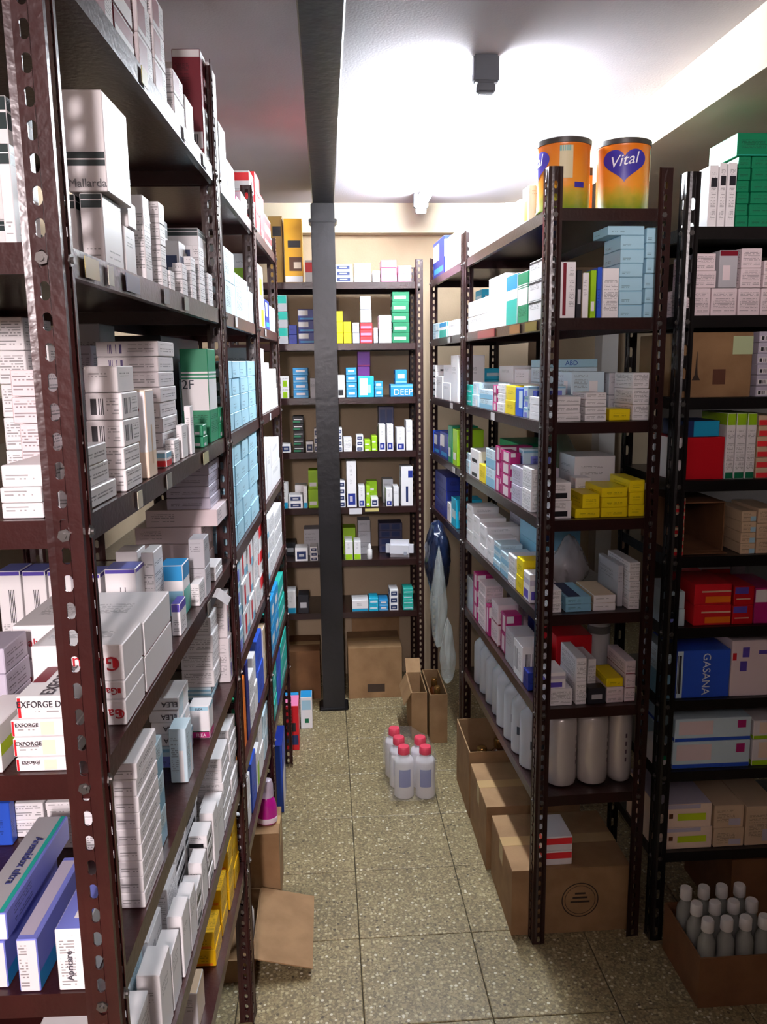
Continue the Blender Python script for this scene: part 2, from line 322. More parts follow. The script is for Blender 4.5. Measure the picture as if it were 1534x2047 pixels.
# style: base, [(faces, u0, v0, u1, v1, colour or print)]; F front, S sides, T top
TX = ('FS', .08, .12, .92, .86, 'txt'); TXs = ('FS', .1, .55, .75, .85, 'txt')
ST = {
 'w': ('w', [('FS', .15, .6, .7, .8, 'txt')]), 'wt': ('w', [TX]), 'wb': ('w', [('FS', .12, .2, .5, .8, 'bar'), ('FS', .58, .2, .9, .8, 'txt')]),
 'wgb': ('w', [('FS', 0, .80, 1, .90, 'gband'), ('FS', 0, .915, 1, .995, 'gband'), ('FS', .2, .12, .8, .25, 'txt')]),
 'mall': ('w', [('FS', 0, .33, 1, .395, 'gband'), ('FS', 0, .255, 1, .315, 'gband')]), 'wda': ('w', []),
 'mar': ('mar', [('FS', 0, .93, 1, 1, 'w'), ('F', 0, .12, 1, .27, 'w2'), ('F', .1, .14, .8, .25, 'bar'), ('F', .1, .4, .6, .9, 'txt'), ('S', 0, 0, 1, .5, 'w')]),
 'wmar': ('w2', [('FS', 0, .15, .6, .9, 'mar'), ('FS', .6, .2, .95, .8, 'txt'), ('T', .1, .1, .9, .5, 'mar')]),
 'flatw': ('w', [('FS', .1, .2, .8, .8, 'txt')]), 'wpb': ('w2', [('F', .18, .2, .42, .8, 'pbar'), ('F', .5, .2, .93, .8, 'txt'), ('S', .1, .2, .9, .8, 'txt')]),
 'gr': ('gr', [('FS', .1, .15, .6, .4, 'w2')]), 'g': ('gr', []), 'grw': ('gr', [('FS', 0, .35, 1, .68, 'w'), ('FS', 0, .7, 1, .72, 'w'), ('FS', 0, .74, 1, .76, 'w'), ('FS', .1, .1, .9, .3, 'txt')]),
 'wred': ('w', [('FS', 0, 0, 1, .45, 'r'), ('FS', 0, .62, 1, .95, 'lbd')]), 'six': ('peach', [('FS', 0, .3, 1, .98, 'w'), ('FS', .45, .15, .6, .6, 'tn')]),
 'btop': ('w', [('FST', 0, .94, 1, 1, 'pu'), ('T', 0, 0, 1, 1, 'lilb'), ('F', .45, .3, .72, .75, 'bar'), ('F', .1, .05, .4, .28, 'txt')]),
 'pkt': ('pk', [TX]), 'pkl': ('pk', [('FS', .08, .3, .4, .8, 'txt')]), 'gal': ('w', [('F', .88, .35, .93, .62, 'r'), ('FS', 0, .965, 1, 1, 'r'), ('FS', 0, 0, 1, .05, 'mar'), ('T', .1, .3, .8, .6, 'txt')]),
 'exf': ('w', [('F', 0, .0, .06, 1, 'r'), ('F', .12, .15, .5, .6, 'txt'), ('F', .55, .1, .8, .9, 'peach'), ('T', .1, .1, .5, .9, 'mar')]), 'exfd': ('w', [('F', 0, 0, .09, 1, 'r'), ('T', .05, .45, .35, 1, 'mar'), ('F', .4, .15, .9, .45, 'txt')]),
 'lime': ('w', [('FS', 0, .35, 1, .6, 'lime')]), 'lil': ('lil', [('FS', .1, .2, .8, .8, 'txt')]), 'gry': ('gry', [TXs]),
 'cyw': ('w', [('FST', 0, .7, 1, 1, 'sky'), ('FS', 0, .0, 1, .5, 'lbd'), ('S', 0, 0, 1, .5, 'tl')]), 'purp': ('w', [('FST', 0, .75, 1, 1, 'pu'), ('FS', .2, .1, .8, .5, 'txt')]),
 'apri': ('w', [('T', 0, 0, 1, 1, 'lilb'), ('F', .12, .05, .6, .9, 'txt'), ('T', .45, .2, .9, .5, 'w')]), 'anem': ('lilb', [('F', 0, 0, 1, 1, 'w2'), ('T', .05, .05, .75, .95, 'lil'), ('S', 0, .0, 1, .35, 'sky'), ('F', .1, .1, .5, .9, 'txt')]),
 'b': ('b', [('FS', .1, .2, .6, .6, 'txt')]), 'b2': ('sky', [('FS', .0, .1, 1, .2, 'lbd'), ('FS', .2, .4, .8, .7, 'w2')]), 'lbw': ('lbw', [('FS', 0, 0, 1, .5, 'lbd'), ('FS', .1, .55, .7, .9, 'txt')]),
 'blw': ('lbw', [('FS', .25, .0, .9, .55, 'lilb'), ('FS', 0, .75, 1, .9, 'lbd'), ('FS', .3, .1, .8, .4, 'txt')]), 'elea': ('w', [('S', .1, 0, .5, 1, 'lbw')]), 'eleat': ('w', [('FS', 0, 0, 1, .2, 'mag'), ('FS', 0, .2, 1, .23, 'dg'), ('FS', 0, .86, 1, 1, 'lb')]),
 'wpu': ('w', [('FS', 0, .6, 1, .8, 'lil'), ('FS', .1, .1, .8, .4, 'pu')]), 'clr': ('w2', [('S', .35, .5, .5, .95, 'r'), ('S', .3, .1, .5, .4, 'pu'), TX]),
 'wkb': ('w', [('FS', 0, .12, .8, .42, 'k'), ('FS', .1, .55, .7, .9, 'txt')]), 'wk': ('w', [('FS', .2, .1, .8, .35, 'k')]), 'wkl': ('w', [('FS', .14, .15, .86, .75, 'navy'), ('FS', .3, .35, .7, .55, 'gry')]), 'wkt': ('w', [('FST', 0, .85, 1, 1, 'dk'), TXs]),
 'tnw': ('w', [('T', 0, 0, 1, 1, 'tn'), ('FS', .1, .5, .7, .85, 'txt'), ('S', 0, 0, 1, 1, 'tn')]), 'y': ('y', [('FS', .2, .3, .8, .65, 'txt')]), 'yk': ('yk', [('FST', .1, .25, .75, .7, 'txt'), ('F', .1, .05, .9, .18, 'or_')]),
 'wlb': ('lbw', [('FS', .1, .2, .5, .85, 'txt'), ('FS', .55, .0, .8, .6, 'w')]), 'tl': ('tl', [('FS', .1, .3, .9, .45, 'lbw')]), 'tlg': ('gry', [('FS', 0, .5, 1, 1, 'tl')]), 'lb': ('lb', [('FS', .1, .2, .45, .5, 'txt'), ('FS', 0, .93, 1, 1, 'lbd')]),
 'roj': ('w', [('FS', .3, .15, .55, .85, 'r'), ('FS', .6, 0, 1, .3, 'lbd')]), 'redw': ('w', [('FS', 0, .45, 1, .9, 'red2')]), 'redp': ('red2', [('FS', .1, .1, .5, .4, 'w')]), 'orw': ('w', [('FS', 0, 0, 1, .55, 'or_')]),
 'or': ('or_', [('F', 0, 0, 1, 1, 'pi'), ('F', 0, .8, 1, 1, 'orn')]), 'nb': ('nb', [('FS', .15, .4, .7, .7, 'txt')]), 'nbw': ('nb', [('FS', .0, .45, .55, .9, 'w'), ('FS', .1, .1, .9, .25, 'sky')]), 'pi': ('pi', [('FS', .1, .25, .9, .75, 'pk')]),
 'limw': ('w', [('FS', .3, .05, .8, .6, 'lg'), ('FS', .1, .7, .9, .85, 'txt')]), 'ore': ('or_', [('FS', 0, .85, 1, 1, 'dk'), ('FS', .1, .4, .9, .7, 'peach')]), 'wmv': ('w', [('F', .22, .05, .42, .98, 'mar'), ('F', .6, .2, .9, .9, 'txt')]), 'dk': ('dk', [('FS', .2, .3, .8, .6, 'gry')]),
 'lg': ('lg', [('FS', .1, .15, .7, .35, 'w')]), 'bluew': ('b', [('FS', .5, .3, 1, .9, 'lbw')]), 'mag': ('mag', [('F', .0, .6, .5, .95, 'w'), ('S', .3, .1, .8, .9, 'pk')]), 'lbp': ('lb', []), 'lbs': ('lbd', [('T', .1, 0, .6, 1, 'navy'), ('F', .1, .2, .6, .7, 'txt')]), 'lbg': ('lbd', [('F', .1, .35, .3, .75, 'navy')]),
 'r': ('rc', []), 'pkw': ('pk', [('FS', .1, .2, .9, .7, 'txt'), ('FS', 0, 0, 1, .08, 'mar')]), 'foil': ('sil', []), 'cy': ('cy', [('FS', .1, .3, .9, .6, 'lbw')]), 'orn': ('orn', [('F', 0, 0, 1, .1, 'w'), ('F', .2, .55, .9, .66, 'k'), ('F', .25, .18, .95, .4, 'choc'), ('F', .5, .22, .9, .32, 'peach')]), 'brn': ('brn', [('F', .3, .7, .9, .85, 'k')]),
 'rp': ('red2', [('FS', .05, .15, .95, .5, 'pi')]), 'grt': ('dgr', [('FS', .1, .3, .8, .6, 'w')]), 'spk': ('cy', [('F', .1, .1, .6, .9, 'w'), ('F', .6, .2, .8, .6, 'lb'), ('T', .1, .1, .6, .6, 'w')]), 'deep': ('sky', [('F', 0, .8, 1, .9, 'lbd')]), 'pp': ('pp', [('FS', .0, .0, 1, .1, 'mag')]), 'dkg': ('k', [('F', .0, .1, .7, .35, 'dgr'), ('F', .1, .5, .9, .6, 'w')]),
 'wnb': ('w', [('FS', .12, .05, .88, .3, 'nb'), ('FS', .3, .12, .6, .24, 'lil'), ('FS', .35, .5, .6, .92, 'txt')]), 'wnt': ('w', [('FS', .6, .72, 1, .9, 'nb'), ('FS', .4, .1, .6, .5, 'navy')]), 'dkp': ('dkp', [('FS', .1, .15, .45, .85, 'navy'), ('FS', .55, .15, .9, .85, 'navy')]), 'wcb': ('w', [('FS', 0, 0, 1, .25, 'foot'), ('FS', .3, .5, .6, .8, 'txt')]), 'wlg': ('w', [('FS', 0, 0, 1, .3, 'lg'), ('FS', .3, .6, .6, .9, 'txt')]),
 'wgs': ('w', [('S', .1, .62, .9, .78, 'dg'), ('F', .25, .1, .8, .9, 'txt'), ('F', .2, .65, .9, .8, 'dk')]), 'dgr': ('em', [('FS', .1, .3, .8, .7, 'txt'), ('FS', 0, .0, 1, .06, 'tl')]), 'pkg': ('gry', [('F', 0, .85, 1, 1, 'mar'), ('F', .2, .2, .6, .6, 'pk')]), 'eif': ('kr', []), 'bars': ('lil', [('F', .05, .15, .95, .6, 'w'), ('F', .1, .2, .9, .55, 'bar')]),
 'redc': ('rc', [('F', 0, 0, .22, 1, 'w'), ('S', 0, 0, 1, 1, 'w'), ('F', .02, .05, .10, .95, 'txt')]), 'nbl': ('navy', [('F', .3, 0, 1, 1, 'foot')]), 'limt': ('w', [('FST', 0, .82, 1, 1, 'lg'), ('F', .1, .15, .9, .75, 'txt'), ('F', 0, 0, 1, .1, 'dg')]), 'rows': ('tn', [('F', 0, .0, 1, .55, 'red2')]), 'tng': ('tn', [('F', .1, .2, .6, .8, 'txt'), ('F', .6, 0, 1, .5, 'lb')]), 'bwd': ('lbw', [('F', 0, .0, .5, .5, 'lilb'), ('F', .05, .45, .5, .8, 'k')]),
 'rora': ('r', [('F', .3, .1, 1, .4, 'or_'), ('F', .2, .6, 1, .68, 'tn')]), 'rpur': ('rc', [('F', 0, .6, .7, .95, 'pu'), ('F', .1, .3, .8, .36, 'tn')]), 'gasa': ('b', [('F', 0, 0, .12, 1, 'lbw'), ('F', .02, .1, .10, .9, 'bar')]), 'pksq': ('pk', [('F', .22, .70, .36, .88, 'pu'), ('F', .18, .45, .32, .63, 'pu'), ('F', .02, .65, .1, .78, 'r'), ('F', .55, .75, .9, .82, 'pu')]),
 'diap': ('lbw', [('FS', 0, 0, 1, .16, 'b'), ('F', .05, .3, .5, .9, 'pk'), ('F', .82, .55, .93, .88, 'mag')]), 'diag': ('w2', [('FS', 0, 0, 1, .2, 'lg'), ('F', .2, .3, .8, .9, 'peach')]), 'gsq': ('w', [('F', .2, .45, .85, .85, 'em')]), 'wipe': ('peach', [('T', 0, 0, 1, 1, 'lil'), ('F', .0, .8, .8, 1, 'lil'), ('F', .06, .3, .2, .6, 'txt'), ('F', .25, .4, .32, .6, 'choc'), ('F', .4, .3, .9, .6, 'lime')]), 'wipe2': ('tn', [('F', .1, .2, .7, .8, 'txt'), ('F', .5, .1, .9, .4, 'lil')]),
 'anet': ('lilb', [('F', 0, 0, 1, 1, 'w'), ('T', .0, .0, .78, 1, 'gry'), ('T', .78, 0, .92, 1, 'tl'), ('S', .1, .2, .35, .8, 'txt')]),
 'dkl': ('dk', [('F', .05, .72, .55, .88, 'gry')]),
}
def cmat(k):
    if k == 'txt': return TXT
    if k == 'bar': return BAR
    if k == 'pbar': return PBAR
    if k == 'kr': return KRAFT
    if k == 'sil': return mat(C[k], .25, .7)
    return mat(C[k], .38, 0, .4)
FACES = {'F': lambda w, d, h: (Vector((-w/2, -d/2, 0)), Vector((1, 0, 0)), Vector((0, 0, 1)), w, h, Vector((0, -1, 0))),
         'R': lambda w, d, h: (Vector((w/2, -d/2, 0)), Vector((0, 1, 0)), Vector((0, 0, 1)), d, h, Vector((1, 0, 0))),
         'L': lambda w, d, h: (Vector((-w/2, d/2, 0)), Vector((0, -1, 0)), Vector((0, 0, 1)), d, h, Vector((-1, 0, 0))),
         'T': lambda w, d, h: (Vector((-w/2, -d/2, h)), Vector((1, 0, 0)), Vector((0, 1, 0)), w, d, Vector((0, 0, 1)))}
def box_mesh(w, d, h, style):
    base, dec = ST[style]; bm = bmesh.new(); uvl = bm.loops.layers.uv.new('UVMap')
    c = min(.0011, .06 * min(w, d, h)); cs = {}
    for sx in (-1, 1):
        for sy in (-1, 1):
            for sz in (0, 1):
                X, Y, Z = sx * w / 2, sy * d / 2, sz * h; zi = Z + c * (1 - 2 * sz)
                cs[(sx, sy, sz)] = (bm.verts.new((X, Y - sy * c, zi)), bm.verts.new((X - sx * c, Y, zi)), bm.verts.new((X - sx * c, Y - sy * c, Z)))
    def q(*v): bm.faces.new(v)
    for s in (-1, 1):
        q(*[cs[k][0] for k in ((s, -1, 0), (s, 1, 0), (s, 1, 1), (s, -1, 1))]); q(*[cs[k][1] for k in ((-1, s, 0), (1, s, 0), (1, s, 1), (-1, s, 1))])
    for z in (0, 1): q(*[cs[k][2] for k in ((-1, -1, z), (1, -1, z), (1, 1, z), (-1, 1, z))])
    for a in (-1, 1):
        for b_ in (-1, 1): q(cs[(a, b_, 0)][0], cs[(a, b_, 1)][0], cs[(a, b_, 1)][1], cs[(a, b_, 0)][1])
        for z in (0, 1):
            q(cs[(a, -1, z)][0], cs[(a, 1, z)][0], cs[(a, 1, z)][2], cs[(a, -1, z)][2]); q(cs[(-1, a, z)][1], cs[(1, a, z)][1], cs[(1, a, z)][2], cs[(-1, a, z)][2])
    for v in cs.values(): q(*v)
    bmesh.ops.recalc_face_normals(bm, faces=bm.faces)
    mats = [cmat(base)]; lay = 0
    for fs, u0, v0, u1, v1, mk in dec:
        lay += 1; m = cmat(mk)
        if m not in mats: mats.append(m)
        for f in fs.replace('S', 'RL'):
            if f == 'T' and 'F' in fs: a0, b0, a1, b1 = 0, 0, 1, 1
            else: a0, b0, a1, b1 = u0, v0, u1, v1
            o, ux, uy, lw, lh, n = FACES[f](w, d, h); mg = c
            p0, p1 = max(a0 * lw, mg), min(a1 * lw, lw - mg); r0, r1 = max(b0 * lh, mg), min(b1 * lh, lh - mg)
            if p1 - p0 < .001 or r1 - r0 < .001: continue
            vs = [bm.verts.new(o + ux * x + uy * y + n * (.00012 * lay)) for x, y in ((p0, r0), (p1, r0), (p1, r1), (p0, r1))]
            fc = bm.faces.new(vs); fc.material_index = mats.index(m)
            for lp, (x, y) in zip(fc.loops, ((p0, r0), (p1, r0), (p1, r1), (p0, r1))): lp[uvl].uv = (x, y)
    me = bpy.data.meshes.new('box'); bm.to_mesh(me); bm.free()
    for m in mats: me.materials.append(m)
    return me
# lettering per style: text, face, centre u, v, cap height as share of the face height, colour, half-turn
LET = {'gal': [('Galvus', 'F', .17, .5, .24, '#b3202c', 0)], 'exf': [('EXFORGE', 'F', .3, .72, .22, '#3b3036', 0)], 'exfd': [('EXFORGE D', 'F', .45, .65, .30, '#2c2730', 0), ('EXFORGE', 'T', .65, .5, .16, '#4a4248', 1)],
       'mall': [('Mallarda', 'F', .68, .08, .085, '#6a6a6e', 0)], 'wda': [('da', 'F', .35, .2, .25, '#5a5a5e', 0)], 'six': [('6', 'F', .35, .82, .26, '#8c1f2b', 0)], 'elea': [('ELEA', 'F', .72, .5, .45, '#4b4148', 2)], 'eleat': [('ELEA', 'F', .55, .1, .10, '#f6e6ee', 0), ('ELEA', 'F', .5, .91, .07, '#3a4a60', 0)],
       'gasa': [('GASANA', 'F', .55, .5, .16, '#e7ecf2', 3)], 'deep': [('DEEP', 'F', .68, .35, .5, '#eaf5fb', 0)], 'anet': [('Anemidox ultra', 'T', .55, .5, .055, '#3a3f74', 3)], 'apri': [('Apricare', 'F', .42, .42, .10, '#55525c', 1)], 'lbp': [('ABD', 'F', .45, .5, .6, '#3a5fb0', 0)],
       'grw': [('2F', 'F', .25, .62, .1, '#20303a', 0)], 'redp': [], 'limt': [], 'dgr': [], 'wipe': []}
def letter(parent, s, face, u, v, size, col, turn, dims, z=0.0007):
    w_, d_, h_ = dims; o, ux, uy, lw, lh, n = FACES[face](w_, d_, h_)
    me = text_mesh(s).copy(); me.materials.clear(); me.materials.append(mat(col, .45))
    t = bpy.data.objects.new('lettering', me); link(t, parent)
    ref = lh if turn in (0, 2) else (lh if face == 'T' else lh); k = size * ref / .72
    bw = max(p.co.x for p in me.vertices) - min(p.co.x for p in me.vertices)
    lim = (lw if turn in (0, 2) else lh) * .94
    kx = min(k, lim / max(bw, .01))
    ang = {0: 0, 1: PI / 2, 2: PI, 3: -PI / 2}[turn]
    M = Matrix((ux, uy, n)).transposed().to_4x4() @ Matrix.Rotation(ang, 4, 'Z') @ Matrix.Diagonal((kx, k, 1.0 if True else 1, 1))
    half = bw * kx / 2
    uu = u * lw
    if turn in (0, 2): uu = min(max(uu, half + .02 * lw), lw - half - .02 * lw)
    M.translation = o + ux * uu + uy * (v * lh) + n * (z + .0005)
    M2 = M.copy(); t.matrix_local = M2 @ Matrix.Diagonal((1, 1, .1, 1))
